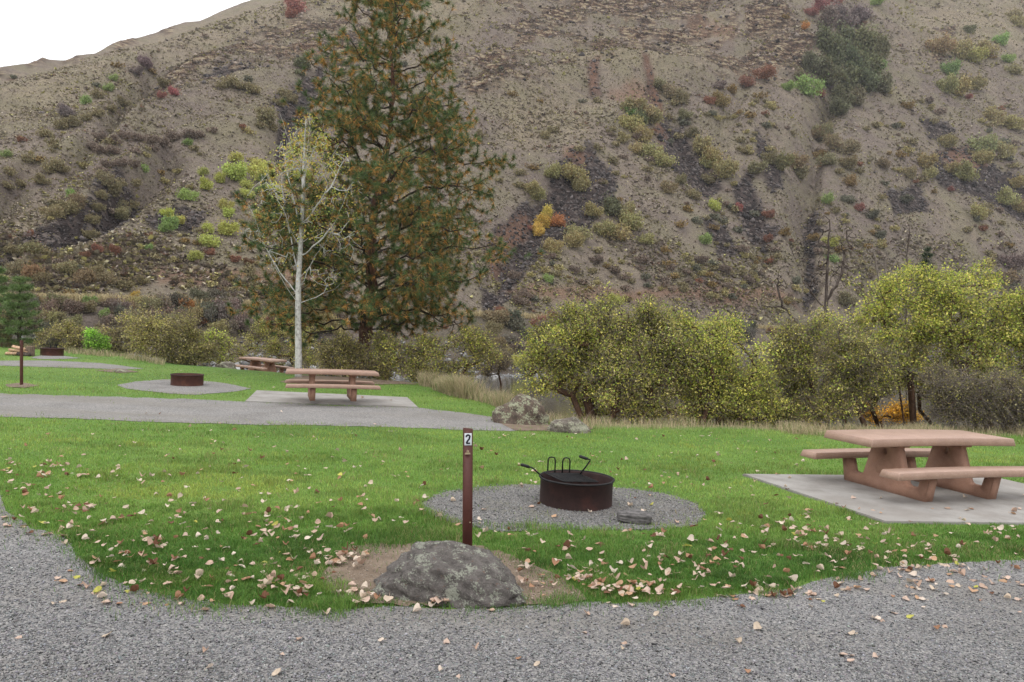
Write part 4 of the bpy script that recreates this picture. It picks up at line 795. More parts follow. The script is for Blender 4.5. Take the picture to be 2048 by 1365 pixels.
snag('bare_tree', 24, (1765, 760), [[(1765, 600), (1758, 560), (1745, 500), (1742, 470)], [(1765, 590), (1770, 550), (1772, 500)]], 110, 'pale grey bare tree between the dead tree and the thin pole', 34, [(1740, 510, 20, 0, 38), (1772, 520, 16, 0, 40)], .0055, M_twig)
0 and snag('bare_tree', 17.4, (1735, 800), [[(1740, 760), (1725, 700), (1710, 670)]], 120, 'leafless grey branches poking out of the olive shrub', 36, [(1725, 690, 45, -1.2, 35), (1660, 760, 30, -1.2, 20)], .0045, M_twig)
young_pine(1852, 600, 500, 20, 60, 'small dark conifer above the broad tree, at the foot of the slope', 7, ((.045, .07, .035), (.08, .09, .04)), 260, 26, .38)

# hillside shrubs
def shrubmesh(seed, n=1500, flat_=.8, q=.13, up=0.0, nl=7):
    r = np.random.default_rng(seed); lob = [(0, 0, .35, .6, .6, .45)] + [(r.uniform(-.6, .6), r.uniform(-.6, .6), r.uniform(.2, .75) * flat_, *(np.array([1, 1, .85]) * r.uniform(.22, .42))) for _ in range(nl)]
    C = lobpts(lob, n, r, .3); k_ = r.uniform(0, 1, n) < .22; C[k_] += r.normal(0, .17, (k_.sum(), 3)); hn_ = fbm(C[:, 0] * 2.4 + seed, C[:, 1] * 2.4 + C[:, 2] * 2, 3, seed); C[hn_ < -.22] *= np.array([.8, .8, .55]); C[:, 2] = np.maximum(C[:, 2], 0.0) * 1.0; ct = np.array([.35, .28, .24]); 
    k = r.uniform(.6, 1.35, n)[:, None] * np.array([1., 1, 1]); tw = r.uniform(0, 1, n) < .18; k[tw] *= np.array([.75, .6, .62]); V, F = quads(C, q * r.uniform(.6, 1.4, n), k, r, .7, up); return V, F, k
HM = []
for sd2 in range(6):
    V, F, k = shrubmesh(100 + sd2, n=2600 if sd2 < 4 else 3600, flat_=.8 if sd2 < 4 else 1.05, q=.095); o = npmesh('hillside_shrub', V, F, M_leafo, col=k); me = o.data; bpy.data.objects.remove(o); HM.append(me)
HL = []
for sd2 in range(4):
    V, F, k = shrubmesh(140 + sd2, n=420, q=.20); o = npmesh('hillside_shrub', V, F, M_leafo, col=k); HL.append(o.data); bpy.data.objects.remove(o)
HC = {'yellow-green': (.47, .50, .09), 'green': (.25, .36, .09), 'olive': (.25, .215, .10), 'yellow-olive': (.34, .295, .11), 'brown': (.21, .16, .12), 'dark green': (.15, .165, .07), 'grey-green': (.14, .145, .095),
      'red': (.34, .13, .10), 'rust': (.26, .12, .065), 'orange': (.50, .22, .05), 'yellow': (.60, .42, .05), 'golden brown': (.25, .17, .05), 'purple-grey': (.23, .18, .16)}
HS = []
def hs(c, L): HS.extend([(x[0], x[1], x[2], c) for x in L])
hs('yellow-green', [(468, 317, 12), (476, 348, 24), (402, 346, 10), (441, 360, 12), (411, 373, 13), (518, 352, 20), (522, 332, 13), (500, 390, 13), (545, 405, 14), (455, 414, 12), (455, 430, 10), (451, 462, 15), (425, 487, 16), (420, 460, 12), (385, 516, 12), (335, 428, 12), (360, 442, 12), (518, 433, 12), (600, 360, 16), (1432, 416, 12), (1235, 602, 15), (1122, 658, 20), (500, 372, 12), (553, 380, 13), (1041, 731, 16), (1665, 488, 12), (1135, 628, 10)])
hs('green', [(378, 393, 14), (345, 450, 14), (326, 458, 11), (294, 496, 8), (290, 341, 9), (167, 204, 10), (214, 177, 9), (224, 158, 8), (141, 390, 10), (8, 310, 9), (377, 287, 8), (555, 440, 13), (1410, 483, 12), (1652, 402, 14), (1097, 561, 9), (1904, 142, 20), (2004, 84, 14), (1622, 180, 22), (1262, 226, 13), (175, 608, 11), (118, 606, 16), (207, 632, 12), (1752, 5, 14), (1668, 520, 10), (2020, 120, 10), (1575, 176, 10), (1750, 140, 16), (520, 382, 10)])
hs('red', [(1062, 459, 7), (1478, 419, 9), (1716, 418, 9), (1640, 12, 16), (1672, 6, 14), (350, 186, 10), (322, 192, 8), (598, 18, 16), (580, 30, 12), (1901, 381, 6), (1620, 30, 10), (1935, 196, 6), (1706, 52, 8)])
hs('rust', [(1540, 432, 10), (1525, 152, 16), (1500, 168, 12), (1080, 648, 14), (1108, 638, 10), (1005, 625, 9), (1535, 480, 10), (200, 500, 12), (230, 505, 12), (170, 512, 10), (1545, 665, 9), (1420, 205, 10), (1640, 190, 10), (60, 470, 8), (420, 505, 10), (470, 520, 9), (500, 525, 9), (2035, 575, 6)])
hs('orange', [(370, 617, 15), (407, 642, 11), (1115, 445, 16), (1610, 55, 8), (1640, 330, 8)])
hs('yellow', [(1086, 448, 15), (1076, 466, 13), (1095, 432, 12), (271, 593, 9), (1005, 790, 1)][:4])
hs('golden brown', [(1375, 418, 10), (1360, 450, 10), (1330, 500, 9), (1337, 528, 9), (1565, 465, 11), (1630, 475, 11), (1430, 455, 8), (1500, 230, 10), (1815, 212, 11), (1520, 192, 10), (1800, 310, 10), (1635, 310, 12), (1700, 365, 14), (1440, 205, 16), (1465, 180, 12), (1065, 335, 9), (1025, 190, 8), (1083, 205, 6), (1610, 48, 9), (1570, 35, 7), (235, 130, 8), (300, 140, 9)])
hs('dark green', [(1650, 95, 26), (1690, 100, 30), (1730, 95, 28), (1665, 130, 28), (1705, 140, 30), (1740, 135, 26), (1650, 160, 26), (1690, 170, 28), (1730, 170, 26), (1765, 175, 20), (1680, 205, 24), (1715, 200, 20), (1625, 140, 22), (1760, 110, 22), (1600, 160, 14), (1680, 220, 18), (1280, 245, 16), (1225, 420, 20), (610, 130, 16), (640, 120, 12), (600, 145, 10), (1940, 60, 12)])
hs('purple-grey', [(1680, 45, 28), (1720, 40, 24), (1655, 45, 20), (130, 225, 14), (290, 130, 14), (270, 140, 12), (1660, 175, 14), (1435, 170, 12), (450, 640, 24), (480, 650, 22), (60, 470, 10)])
hs('yellow-olive', [(1260, 215, 20), (1285, 225, 20), (1270, 255, 20), (1300, 240, 16), (1290, 275, 16), (1310, 310, 20), (1330, 325, 18), (1275, 300, 14), (1100, 350, 18), (1155, 355, 24), (1160, 375, 16), (1060, 380, 14), (1070, 395, 14), (1245, 275, 12), (1400, 300, 18), (1430, 320, 22), (1450, 345, 22), (1415, 330, 16), (1250, 430, 22), (1270, 450, 22), (1240, 470, 22), (1205, 460, 20), (1165, 470, 20), (1185, 425, 16), (1145, 485, 18), (1110, 495, 18), (1290, 480, 16), (1800, 250, 10), (1850, 330, 16), (1855, 350, 14),
                    (1970, 300, 22), (2010, 310, 18), (1960, 320, 16), (1925, 350, 22), (1900, 340, 14), (2030, 370, 16), (1990, 240, 18), (2030, 250, 18), (2010, 400, 20), (1960, 430, 18), (2040, 420, 14), (1890, 290, 14), (1880, 100, 22), (1920, 105, 22), (1950, 115, 20), (1970, 105, 16), (1915, 180, 20), (1890, 175, 18), (1950, 170, 18), (2030, 140, 16), (2030, 30, 16), (2040, 50, 14)])
hs('olive', [(1345, 190, 16), (1325, 175, 14), (1365, 200, 16), (1370, 235, 14), (1380, 270, 14), (1650, 270, 18), (1670, 290, 16), (1690, 300, 18), (1630, 270, 14), (1660, 320, 18), (1700, 330, 18), (1560, 330, 18), (1590, 330, 18), (1540, 320, 14), (1600, 350, 16), (1510, 340, 16), (1490, 300, 12), (1480, 280, 10), (1770, 330, 14), (1820, 350, 14), (1340, 380, 16), (1360, 360, 14), (1390, 390, 14), (1420, 360, 14),
             (1160, 300, 10), (1195, 295, 10), (1090, 270, 12), (1105, 260, 10), (960, 270, 10), (1035, 370, 10), (1040, 345, 10), (1000, 360, 8),
             (250, 420, 16), (235, 432, 16), (265, 410, 12), (185, 440, 14), (180, 470, 14), (190, 415, 12), (130, 420, 18), (100, 428, 16), (155, 410, 16), (115, 412, 14), (160, 400, 14), (210, 365, 16), (225, 385, 16), (240, 365, 14), (270, 370, 12), (205, 395, 12), (100, 340, 16), (120, 335, 14), (80, 360, 14), (45, 365, 14), (20, 345, 14), (15, 370, 14), (60, 320, 14), (150, 245, 14), (170, 235, 12), (120, 250, 14), (95, 265, 14), (190, 225, 12), (220, 215, 12), (245, 205, 12), (195, 190, 12), (330, 170, 12),
             (455, 165, 14), (480, 170, 14), (500, 175, 12), (440, 172, 12), (510, 180, 14), (570, 190, 14), (580, 200, 12), (560, 205, 12), (530, 240, 16), (545, 255, 12), (520, 250, 10), (20, 500, 12), (70, 500, 18), (90, 505, 14), (45, 505, 14), (60, 550, 16), (90, 560, 16), (30, 540, 16), (130, 540, 18), (160, 560, 18), (190, 545, 16), (220, 560, 16), (250, 570, 14), (280, 560, 12)])
hs('brown', [(200, 275, 12), (225, 280, 12), (250, 272, 12), (275, 275, 12), (300, 280, 12), (325, 285, 12), (350, 275, 12), (375, 270, 12), (400, 268, 12), (425, 262, 10), (180, 290, 12), (200, 300, 12), (230, 300, 12), (270, 300, 10), (310, 298, 10), (220, 330, 12), (240, 325, 12), (265, 330, 12), (200, 340, 12), (100, 610, 18), (60, 600, 18), (90, 630, 18), (150, 620, 18), (30, 610, 18), (230, 610, 16), (240, 625, 18), (220, 640, 14), (300, 620, 16), (330, 610, 16), (320, 635, 18), (280, 620, 14), (345, 640, 16), (1000, 530, 10), (1030, 550, 12), (1150, 540, 12), (1190, 520, 12), (1230, 540, 12), (1280, 520, 12), (1330, 560, 10), (1400, 520, 12), (1450, 540, 12), (1480, 500, 12), (1500, 560, 12), (1040, 600, 14), (1060, 590, 12)])
hs('grey-green', [(1020, 640, 18), (1035, 650, 20), (1050, 665, 14), (440, 600, 20), (430, 630, 20), (400, 600, 18), (460, 610, 18), (1440, 440, 10), (1475, 460, 10), (1510, 430, 10), (1590, 560, 12), (1700, 400, 12), (1740, 430, 12), (1760, 470, 12), (1810, 400, 12), (1480, 665, 18), (1495, 675, 18), (1460, 655, 14), (1500, 650, 12)])
rb = np.random.default_rng(4)
for k in range(58):
    u_ = rb.uniform(55, 700); v_ = rb.uniform(598, 668); HS.append((u_, v_, rb.uniform(12, 22), str(rb.choice(['brown', 'olive', 'yellow-olive', 'rust', 'grey-green'], p=[.28, .3, .2, .1, .12]))))
for k in range(26):
    u_ = rb.uniform(930, 1110); v_ = rb.uniform(650, 705); HS.append((u_, v_, rb.uniform(9, 16), str(rb.choice(['brown', 'olive', 'yellow-olive', 'purple-grey'], p=[.45, .2, .15, .2]))))
HS += [(415, 640, 20, 'grey-green'), (450, 665, 20, 'brown'), (1000, 640, 20, 'olive'), (1690, 600, 18, 'olive'), (2030, 530, 20, 'brown'), (2040, 600, 20, 'olive'), (2010, 560, 18, 'olive'), (2045, 640, 16, 'brown')]
HS = [x for x in HS if x[2] > 2]
def region(u, v):
    if v > 575: return ('on far river bank left of pine' if u < 520 else 'on far river bank beyond middle boulders' if u < 1300 else 'on far river bank above thicket')
    if u < 640:
        if v < 235: return 'in upper draw at left'
        if v < 345: return 'on left slope above dark rubble'
        if v < 475: return 'on slope left of poplar' if u > 290 else 'beside dark rubble tongue at left'
        return 'low on left hillside'
    if u < 1240: 
        return 'under top rim right of pine' if v < 330 else ('around broad dark scree beside pine' if v < 490 else 'low on hillside right of pine')
    if u < 1480: return 'beside narrow scree chute' if v < 400 else 'below the narrow scree chute'
    if v < 240 and 1560 < u < 1800: return 'in steep draw thicket'
    if u < 1760: return 'on high slope left of steep draw' if v < 240 else 'below the steep draw'
    return 'near top right of hillside' if v < 240 else 'around red-brown scree at right'
NUMW = ['one', 'two', 'three']
ORD = ['leftmost', 'second from left', 'third from left', 'fourth from left', 'fifth from left', 'sixth from left', 'seventh from left', 'eighth from left', 'ninth from left', 'tenth from left', 'eleventh from left', 'twelfth from left']
HC = {k: tuple(np.array(c) * .86 + np.mean(c) * .14) for k, c in HC.items()}  # shrub colours pulled towards grey: distance haze put into the colour
HS.sort(key=lambda q: -q[2] - (8 if q[3] in ('red', 'yellow', 'orange', 'yellow-green', 'green', 'rust') else 0)); HREST = HS[298:]; HS = HS[:298]
for k in range(5200):
    u_ = rb.uniform(-20, 2070); v_ = rb.uniform(60, 655)
    w_ = .30 * (v_ > 470) + .34 * (u_ > 1180 and v_ > 200) + .22 * (u_ < 520 and v_ > 230) + .02; f_ = float(fbm(np.array(u_ / 55.), np.array(v_ / 38.), 3, 303))
    if (u_ > 900 and v_ > 608) or HV[:, hidx(u_)].min() > v_ - 12 or rb.uniform() > w_ * 1.5 * np.clip(f_ * 2.6 + .25, .02, 1): continue
    if scree[min(NR - 1, 60 + int(np.argmax(HV[60:, hidx(u_)] <= v_))), hidx(u_)] > .5 and rb.uniform() < .8: continue
    HREST.append((u_, v_, rb.uniform(4, 10), str(rb.choice(['olive', 'yellow-olive', 'brown', 'rust', 'golden brown', 'grey-green'], p=[.3, .25, .23, .04, .08, .10]))))
byg = {}
for x in HS: byg.setdefault((x[3], region(x[0], x[1])), []).append(x)
def rowlab(L):
    """split a big bunch into an upper, middle and lower row so that each can be counted"""
    if len(L) <= 12: return [('', sorted(L))]
    L = sorted(L, key=lambda q: q[1]); k = math.ceil(len(L) / 12); nm = {2: ['upper row', 'lower row'], 3: ['top row', 'middle row', 'bottom row'], 4: ['top row', 'second row down', 'third row down', 'bottom row']}[min(k, 4)]; k = len(nm); c_ = math.ceil(len(L) / k)
    return [(nm[i], sorted(L[i * c_:(i + 1) * c_])) for i in range(k)]
r = np.random.default_rng(77)
for (cn, rg), L in byg.items():
    for rn, LL in rowlab(L):
        for i, (u, v, rad, _) in enumerate(LL):
            pt = onhill(u, v + rad * .7); d = pt[1]; s = rad * d / FPX * 1.55
            o = bpy.data.objects.new('hillside_shrub', HM[int(r.integers(4, 6)) if cn in ('dark green', 'purple-grey', 'yellow') else int(r.integers(0, 4))]); COL.objects.link(o)
            o.location = (pt[0], pt[1], pt[2] + .10 * s); o.rotation_euler = (0, 0, r.uniform(0, 6.28)); o.scale = (s * r.uniform(.85, 1.25), s * r.uniform(.7, 1.1), s * r.uniform(1.05, 1.45)); o.rotation_euler = (0, 0, r.uniform(-.5, .5) + (math.pi if r.uniform() < .5 else 0))
            cc_ = np.array(HC[cn]) * r.uniform(.85, 1.15) * (1 + r.normal(0, .05, 3)); o.color = (*cc_, 1)
            if len(LL) == 1: lab = f'the only {cn} shrub {rg}'
            else: lab = f'{cn} shrub {rg}, ' + (f'{ORD[i]} in {rn}' if rn else f'{ORD[i]} of its colour')
            tag(o, lab, 'shrub', 'shrubs scattered over the hillside')

SV, SF, SC, nv = [], [], [], 0
for (u, v, rad, cn) in HREST:
    pt = onhill(u, v + rad * .7); s_ = rad * pt[1] / FPX * 1.6; me = HL[int(r.integers(0, 4))] if rad < 10.5 else HM[int(r.integers(0, 4))]; k = len(me.vertices); V = np.empty(k * 3); me.vertices.foreach_get('co', V); V = V.reshape(-1, 3); cl = np.empty(len(me.polygons) * 4); me.attributes['col'].data.foreach_get('color', cl); cl = cl.reshape(-1, 4)[:, :3]
    a = r.uniform(0, 6.28); V = V @ np.array([[math.cos(a), -math.sin(a), 0], [math.sin(a), math.cos(a), 0], [0, 0, 1]]); SV.append(V * s_ + pt); SF.append(np.arange(k).reshape(-1, 4) + nv); SC.append(cl * np.array(HC[cn]) * r.uniform(.85, 1.15)); nv += k
tag(npmesh('hillside_shrubs', np.concatenate(SV), np.concatenate(SF), M_scrub, col=np.concatenate(SC)), 'smaller shrubs dotted over the hillside between the larger ones', 'shrubs', kind='stuff')

# ------------------------------------------------------------------ boulders
def boulder(name, u0, u1, vb, vt, D, label, m, seed, shape=None, depth=.8, rough=.22, sub=5, yaw=0, cat='boulder', fat=1.):
    ong = D is None
    if ong: D = float(P((u0 + u1) / 2., float(vb))[1])
    W_ = (u1 - u0) * D / FPX / 2 * fat * (1 + .5 * (u1 - u0) / FPX * depth * .8); yc = D + W_ * depth * .8; s = yc / FPX; cx = ((u0 + u1) / 2 - 1024) * s; z0 = float(GP * yc + GQ * cx) if ong else CH + (VH - vb) * s; H_ = CH + (VH - vt) * s - z0
    bm = bmesh.new(); bmesh.ops.create_icosphere(bm, subdivisions=sub, radius=1); V = np.array([v.co[:] for v in bm.verts])
    V = np.sign(V) * np.abs(V) ** .74; nz = V / np.linalg.norm(V, axis=1)[:, None]
    def n3(f, o, s_): return fbm(V[:, 0] * f + V[:, 2] * f * .7, V[:, 1] * f - V[:, 2] * f * .6, o, s_)
    V = V + nz * (rough * n3(1.1, 2, seed) * 2 + rough * .5 * n3(3., 4, seed + 5))[:, None]
    # broken planes
    r = np.random.default_rng(seed)
    for k in range(9):
        d = r.normal(0, 1, 3); d[2] = abs(d[2]) * .7; d /= np.linalg.norm(d); h = r.uniform(.80, 1.02); q = V @ d - h; V = V - np.where(q > 0, q * .85, 0)[:, None] * d
    V += nz * (.085 * n3(4.5, 4, seed + 7) - .045 * np.abs(np.sin(V[:, 2] * 9 + V[:, 0] * 4 + 3 * n3(1.5, 2, seed + 21))) ** 4 + .05 * n3(12, 4, seed + 9) - .05 * np.abs(n3(4, 3, seed + 13)))[:, None]
    if shape: 
        t_ = V[:, 0]; V[:, 2] = np.where(V[:, 2] > 0, V[:, 2] * np.interp(t_, *shape), V[:, 2])
    x = V[:, 0] / np.abs(V[:, 0]).max(); V[:, 0] = x * W_; V[:, 1] *= W_ * depth / 1.0; zt = V[:, 2].max(); V[:, 2] = np.where(V[:, 2] > 0, V[:, 2] / zt * H_, V[:, 2] * H_ * .4)
    for v, c in zip(bm.verts, V): v.co = c
    mb = MB(); mb.frombm(bm); o = mb.build(name, m, None, True); o.location = (cx, yc, z0); o.rotation_euler = (0, 0, yaw); return tag(o, label, cat)
boulder('boulder', 745, 1046, 1212, 1086, None, 'large grey lichen-spotted boulder at the road edge in front of the numbered post', M_rock1, 5, ([-1, -.75, -.45, -.1, .2, .55, .8, 1], [.75, .95, 1.0, 1.0, .97, .82, .68, .5]), .6, .15, 6, fat=1.15)
boulder('boulder', 974, 1099, 850, 788, None, 'big rounded boulder blotched with pale lichen at the end of the gravel pull-in', M_rock2, 22, ([-1, -.6, -.35, 0, .5, 1], [.85, .85, .8, 1.1, 1.05, .8]), .7, .16, 5)
boulder('boulder', 1090, 1184, 866, 833, None, 'low flat boulder just right of the big rounded one', M_rock3, 33, ([-1, 0, .6, 1], [.9, .95, 1.1, .9]), .7, .14, 5)
boulder('boulder', 430, 476, 745, 723, 31, 'smooth grey-tan boulder left of the farthest picnic table', M_rock3, 44, None, .8, .12, 4)
boulder('flat_stone', 222, 258, 745, 739, None, 'low flat stone poking from the lawn beyond the middle fire ring', M_rock3, 55, None, .8, .1, 4, cat='stone')
# weathered wood chunk beside ring
def chunk():
    c = P(1268., 1046.); mb = MB(); bm = bmesh.new(); bmesh.ops.create_cube(bm, size=1); bmesh.ops.subdivide_edges(bm, edges=bm.edges[:], cuts=15, use_grid_fill=True)
    for v in bm.verts:
        x, y, z = v.co; k = 1 - .35 * abs(x * 2) ** 3 * (.6 if x > 0 else 1); f = fbm(np.array(y * 9.), np.array(z * 9.), 3, 3) * .09; g_ = fbm(np.array(x * 4.), np.array(y * 3. + z), 3, 8) * .10; ln = .9 * abs(math.sin(z * 9 + y * 11 + x * .8)) ** 3 * .13
        rr = math.hypot(y, z) + 1e-6; sh_ = min(1, .62 / rr)
        v.co = Vector((x * .33 * (1 + g_), y * .20 * k * sh_ * (1 + f + g_ - ln * .4), (z * .105 * k * (sh_ * .5 + .5) * (1 + f * 2 + g_ * 2 - ln * .5) + .06)))
    mb.frombm(bm); o = mb.build('driftwood_log', M_drift, None, True); o.matrix_world = frame(c, (1, -.12, 0)); tag(o, 'weathered grey chunk of wood lying on the gravel beside the near fire ring', 'log')
chunk()

# ------------------------------------------------------------------ picnic tables
def slab(L, W_, T, z, camber=.014, nseg=16, taper=.035):
    """bench or top slab with drafted edges, slightly bowed along its length"""
    prof = [(-W_ / 2 + .006, z + T), (W_ / 2 - .006, z + T), (W_ / 2, z + T - .006), (W_ / 2 + taper * .25, z + .008), (W_ / 2 + taper * .25 - .008, z), (-W_ / 2 - taper * .25 + .008, z), (-W_ / 2 - taper * .25, z + .008), (-W_ / 2, z + T - .006)]
    V = []; F = []; n = len(prof); xs = [-L / 2, -L / 2 + .012] + list(np.linspace(-L / 2 + .03, L / 2 - .03, nseg)) + [L / 2 - .012, L / 2]
    for k, x in enumerate(xs):
        endf = 1 if 0 < k < len(xs) - 1 else 0
        for (y, zz) in prof:
            yy = y if endf else y * .985; low = (zz - z) / T
            V.append((x + math.copysign(taper * .9 * (1 - low), x) * (abs(x) > L / 2 - .02), yy, (zz if endf else zz - (.008 if low > .5 else -.004)) + camber * (1 - (2 * x / L) ** 2)))
    for k in range(len(xs) - 1):
        for q in range(n): F.append([k * n + q, (k + 1) * n + q, (k + 1) * n + (q + 1) % n, k * n + (q + 1) % n])
    F.append(list(range(n))); F.append([(len(xs) - 1) * n + q for q in range(n)][::-1]); return V, F
def support(x0, th=.14):
    """one cast leg frame seen from the table end: foot, two bench arms, pedestal with a round hole"""
    out_ = [(-.66, 0), (.66, 0), (.725, .342), (.60, .342), (.555, .19), (.53, .165), (.37, .165), (.335, .19), (.205, .60), (.205, .655), (-.205, .655), (-.205, .60), (-.335, .19), (-.37, .165), (-.53, .165), (-.555, .19), (-.60, .342), (-.725, .342)]
    bm = bmesh.new(); cy, cz, rr = 0, .545, .05; hole = [(cy + rr * math.cos(a), cz + rr * math.sin(a)) for a in np.linspace(0, 2 * math.pi, 17)[:-1]]
    def loopv(pts, x): return [bm.verts.new((x, p[0], p[1])) for p in pts]
    for x, sgn in ((x0 - th / 2, -1), (x0 + th / 2, 1)):
        o_ = loopv(out_, x); h_ = loopv(hole, x); es = [bm.edges.new((L_[k], L_[(k + 1) % len(L_)])) for L_ in (o_, h_) for k in range(len(L_))]
        bmesh.ops.triangle_fill(bm, edges=es, use_beauty=True, use_dissolve=False)
        if sgn < 0: A = (o_, h_)
        else:
            for L0, L1 in zip(A, (o_, h_)):
                for k in range(len(L0)): bm.faces.new([L0[k], L0[(k + 1) % len(L0)], L1[(k + 1) % len(L0)], L1[k]])
    bmesh.ops.recalc_face_normals(bm, faces=bm.faces)
    ed = [e for e in bm.edges if len(e.link_faces) == 2 and e.calc_face_angle(0) > .6]
    bmesh.ops.bevel(bm, geom=ed, offset=.008, segments=2, affect='EDGES')
    return bm
def make_table():
    e = empty('picnic_table'); 
    V, F = slab(2.38, .81, .100, .662); MB().add(V, F).build('tabletop', M_top, e)
    for sg in (-1, 1):
        V, F = slab(2.38, .27, .088, .340, .012); V = [(x, y + sg * .70, z) for x, y, z in V]; MB().add(V, F).build('bench', M_top, e)
    for sg in (-1, 1):
        mb = MB(); mb.frombm(support(sg * .53)); mb.box((sg * .53, 0, .646), (.19, .52, .034), .008); f = mb.build('leg_frame', M_table, e)
        q = MB(); q.box((sg * .53 - .072, 0, .30), (.010, .20, .10), .004); q.build('cast_panel', M_table, f)
    return e
tab = make_table()
def children(o): return [c for c in bpy.data.objects if c.parent == o]
def copy_tree(o, parent=None):
    c = o.copy(); COL.objects.link(c); c.parent = parent
    for ch in children(o): copy_tree(ch, c)
    return c
def tabplace(o, corners, h, label, k=1., xd=None):
    q = np.array(corners, float); p = P(q[:, 0], q[:, 1], h); c = p.mean(0); x = p[2] - p[3] if xd is None else xd; o.matrix_world = frame(c - np.array(NRM) * h * k, x) @ Matrix.Scale(k, 4); tag(o, label, 'picnic table', 'precast concrete picnic tables')
t2, t3 = copy_tree(tab), copy_tree(tab)
tabplace(tab, [(1655, 857.5), (1933, 859.5), (2024, 872), (1734, 873)], .79, 'pinkish concrete picnic table at right, nearest and largest of the three')
tabplace(t2, [(579.5, 733.2), (752.7, 741.6), (757.7, 747), (573.6, 736.5)], .79, 'pinkish concrete picnic table in front of the white poplar', .85, (.955, .30, 0))
# farthest table stands lower, past the lawn crest
D3 = 33.; s3 = D3 / FPX; M3 = frame(((524 - 1024) * s3, D3, CH + (VH - 751.5) * s3), (.80, -.60, 0)); t3.matrix_world = M3
tag(t3, 'pinkish concrete picnic table farthest off, between the tan boulder and the poplar', 'picnic table', 'precast concrete picnic tables')

# ------------------------------------------------------------------ fire rings
def ringshell(D_=.81, H_=.286, m=M_rust, parent=None, rim=M_rust):
    R0 = D_ / 2; prof = [(R0, -.03), (R0, H_ - .012), (R0 + .012, H_ - .010), (R0 + .016, H_), (R0 + .010, H_ + .008), (R0 - .004, H_ + .006), (R0 - .008, H_ - .01), (R0 - .008, .015)]
    n = 64; V = []; F = []
    for k in range(n):
        a = 2 * math.pi * k / n
        for (r_, z) in prof: V.append((r_ * math.cos(a), r_ * math.sin(a), z))
    p = len(prof)
    for k in range(n):
        for q in range(p - 1): F.append([k * p + q, ((k + 1) % n) * p + q, ((k + 1) % n) * p + q + 1, k * p + q + 1])
    MB().add(V, F).build('ring', m, parent, True)
    V, F = [], []; n = 64
    for k in range(n):
        a = 2 * math.pi * k / n
        for q in range(8): b = 2 * math.pi * q / 8; rr_ = R0 + .008 + .013 * math.cos(b); V.append((rr_ * math.cos(a), rr_ * math.sin(a), H_ + .004 + .011 * math.sin(b)))
    for k in range(n):
        for q in range(8): F.append([k * 8 + q, ((k + 1) % n) * 8 + q, ((k + 1) % n) * 8 + (q + 1) % 8, k * 8 + (q + 1) % 8])
    MB().add(V, F).build('rim', rim, parent, True)
    V = [(0, 0, .02)] + [(.39 * math.cos(2 * math.pi * k / 40), .39 * math.sin(2 * math.pi * k / 40), .012 + .01 * (k % 3)) for k in range(40)]; F = [[0, 1 + k, 1 + (k + 1) % 40] for k in range(40)]
    MB().add(V, F).build('ash_bed', M_black, parent)
def grate(parent, tilt=0, z=.285, cx=-.12, raised=False):
    g = MB(); Wg, Lg = .46, .40
    for sx in (-1, 1): g.tube([(sx * Wg / 2, -Lg / 2, 0), (sx * Wg / 2, Lg / 2, 0)], .007, 6)
    for sy in (-1, 1): g.tube([(-Wg / 2, sy * Lg / 2, 0), (Wg / 2, sy * Lg / 2, 0)], .007, 6)
    for k in range(20): y = -Lg / 2 + Lg * (k + .5) / 20; g.tube([(-Wg / 2, y, 0), (Wg / 2, y, 0)], .0045, 5)
    for k in range(3): x = -Wg / 4 + Wg * k / 4; g.tube([(x, -Lg / 2, -.009), (x, Lg / 2, -.009)], .006, 6)
    return g
# near ring
c0 = P(1151., 1007.); e = empty('fire_ring', M=frame(c0, (1, 0, 0))); tag(e, 'dark steel fire ring with tilted cooking grate, nearest of the three, in the oval gravel', 'fire ring', 'steel campfire rings'); ringshell(parent=e, rim=M_black)
g_ = grate(e).build('grate', M_black, e); g_.location = (-.06, .02, .285); g_.rotation_euler = (math.radians(2), math.radians(4), math.radians(28))
for sx, pts in ((0, [(-.375, .05, .265), (-.46, .02, .34), (-.50, .01, .375), (-.555, 0, .39)]), (1, [(.06, .24, .285), (.12, .24, .37), (.165, .24, .44), (.17, .24, .455), (.12, .25, .468)])):
    h_ = MB().tube(pts, .009, 8).build('handle', M_black, e, True); a, b = Vector(pts[-2]), Vector(pts[-1]); d = (b - a).normalized(); MB().tube([b - d * .02, b, b + d * .03, b + d * .07, b + d * .085], [.014, .018, .017, .018, .010], 10).build('grip', M_grip, h_, True)
for x in (-.27, -.10):
    pts = [(x - .042, .30, .22)] + [(x - .042, .30, .42)] + [(x - .030, .30, .45), (x, .30, .456), (x + .030, .30, .45)] + [(x + .042, .30, .42), (x + .042, .30, .22)]
    MB().tube(pts, .0085, 8).build('support_loop', M_black, e, True)
c1 = P(374., 771.); e = empty('fire_ring', M=frame(c1, (1, 0, 0))); tag(e, 'plain open rusty fire ring without a grate, in the middle of the left lawn', 'fire ring', 'steel campfire rings'); ringshell(m=M_rustfar, parent=e)
c2 = P(104., 711.5); e = empty('fire_ring', M=frame(c2, (1, 0, 0))); tag(e, 'farthest fire ring at left with its grate raised above the rim', 'fire ring', 'steel campfire rings'); ringshell(m=M_rustfar, parent=e)
g_ = grate(e).build('grate', M_black, e); g_.location = (0, 0, .50); g_.rotation_euler = (math.radians(60), 0, 0)
for sx in (-1, 1):
    MB().tube([(sx * .12, .1, .2), (sx * .12, .05, .5)], .014, 8).build('support_bar', M_black, e, True)
    MB().tube([(sx * .12, .0, .44), (sx * .27, -.02, .45), (sx * .40, -.05, .38), (sx * .50, -.05, .34), (sx * .51, -.05, .25)], .012, 8).build('handle', M_black, e, True)

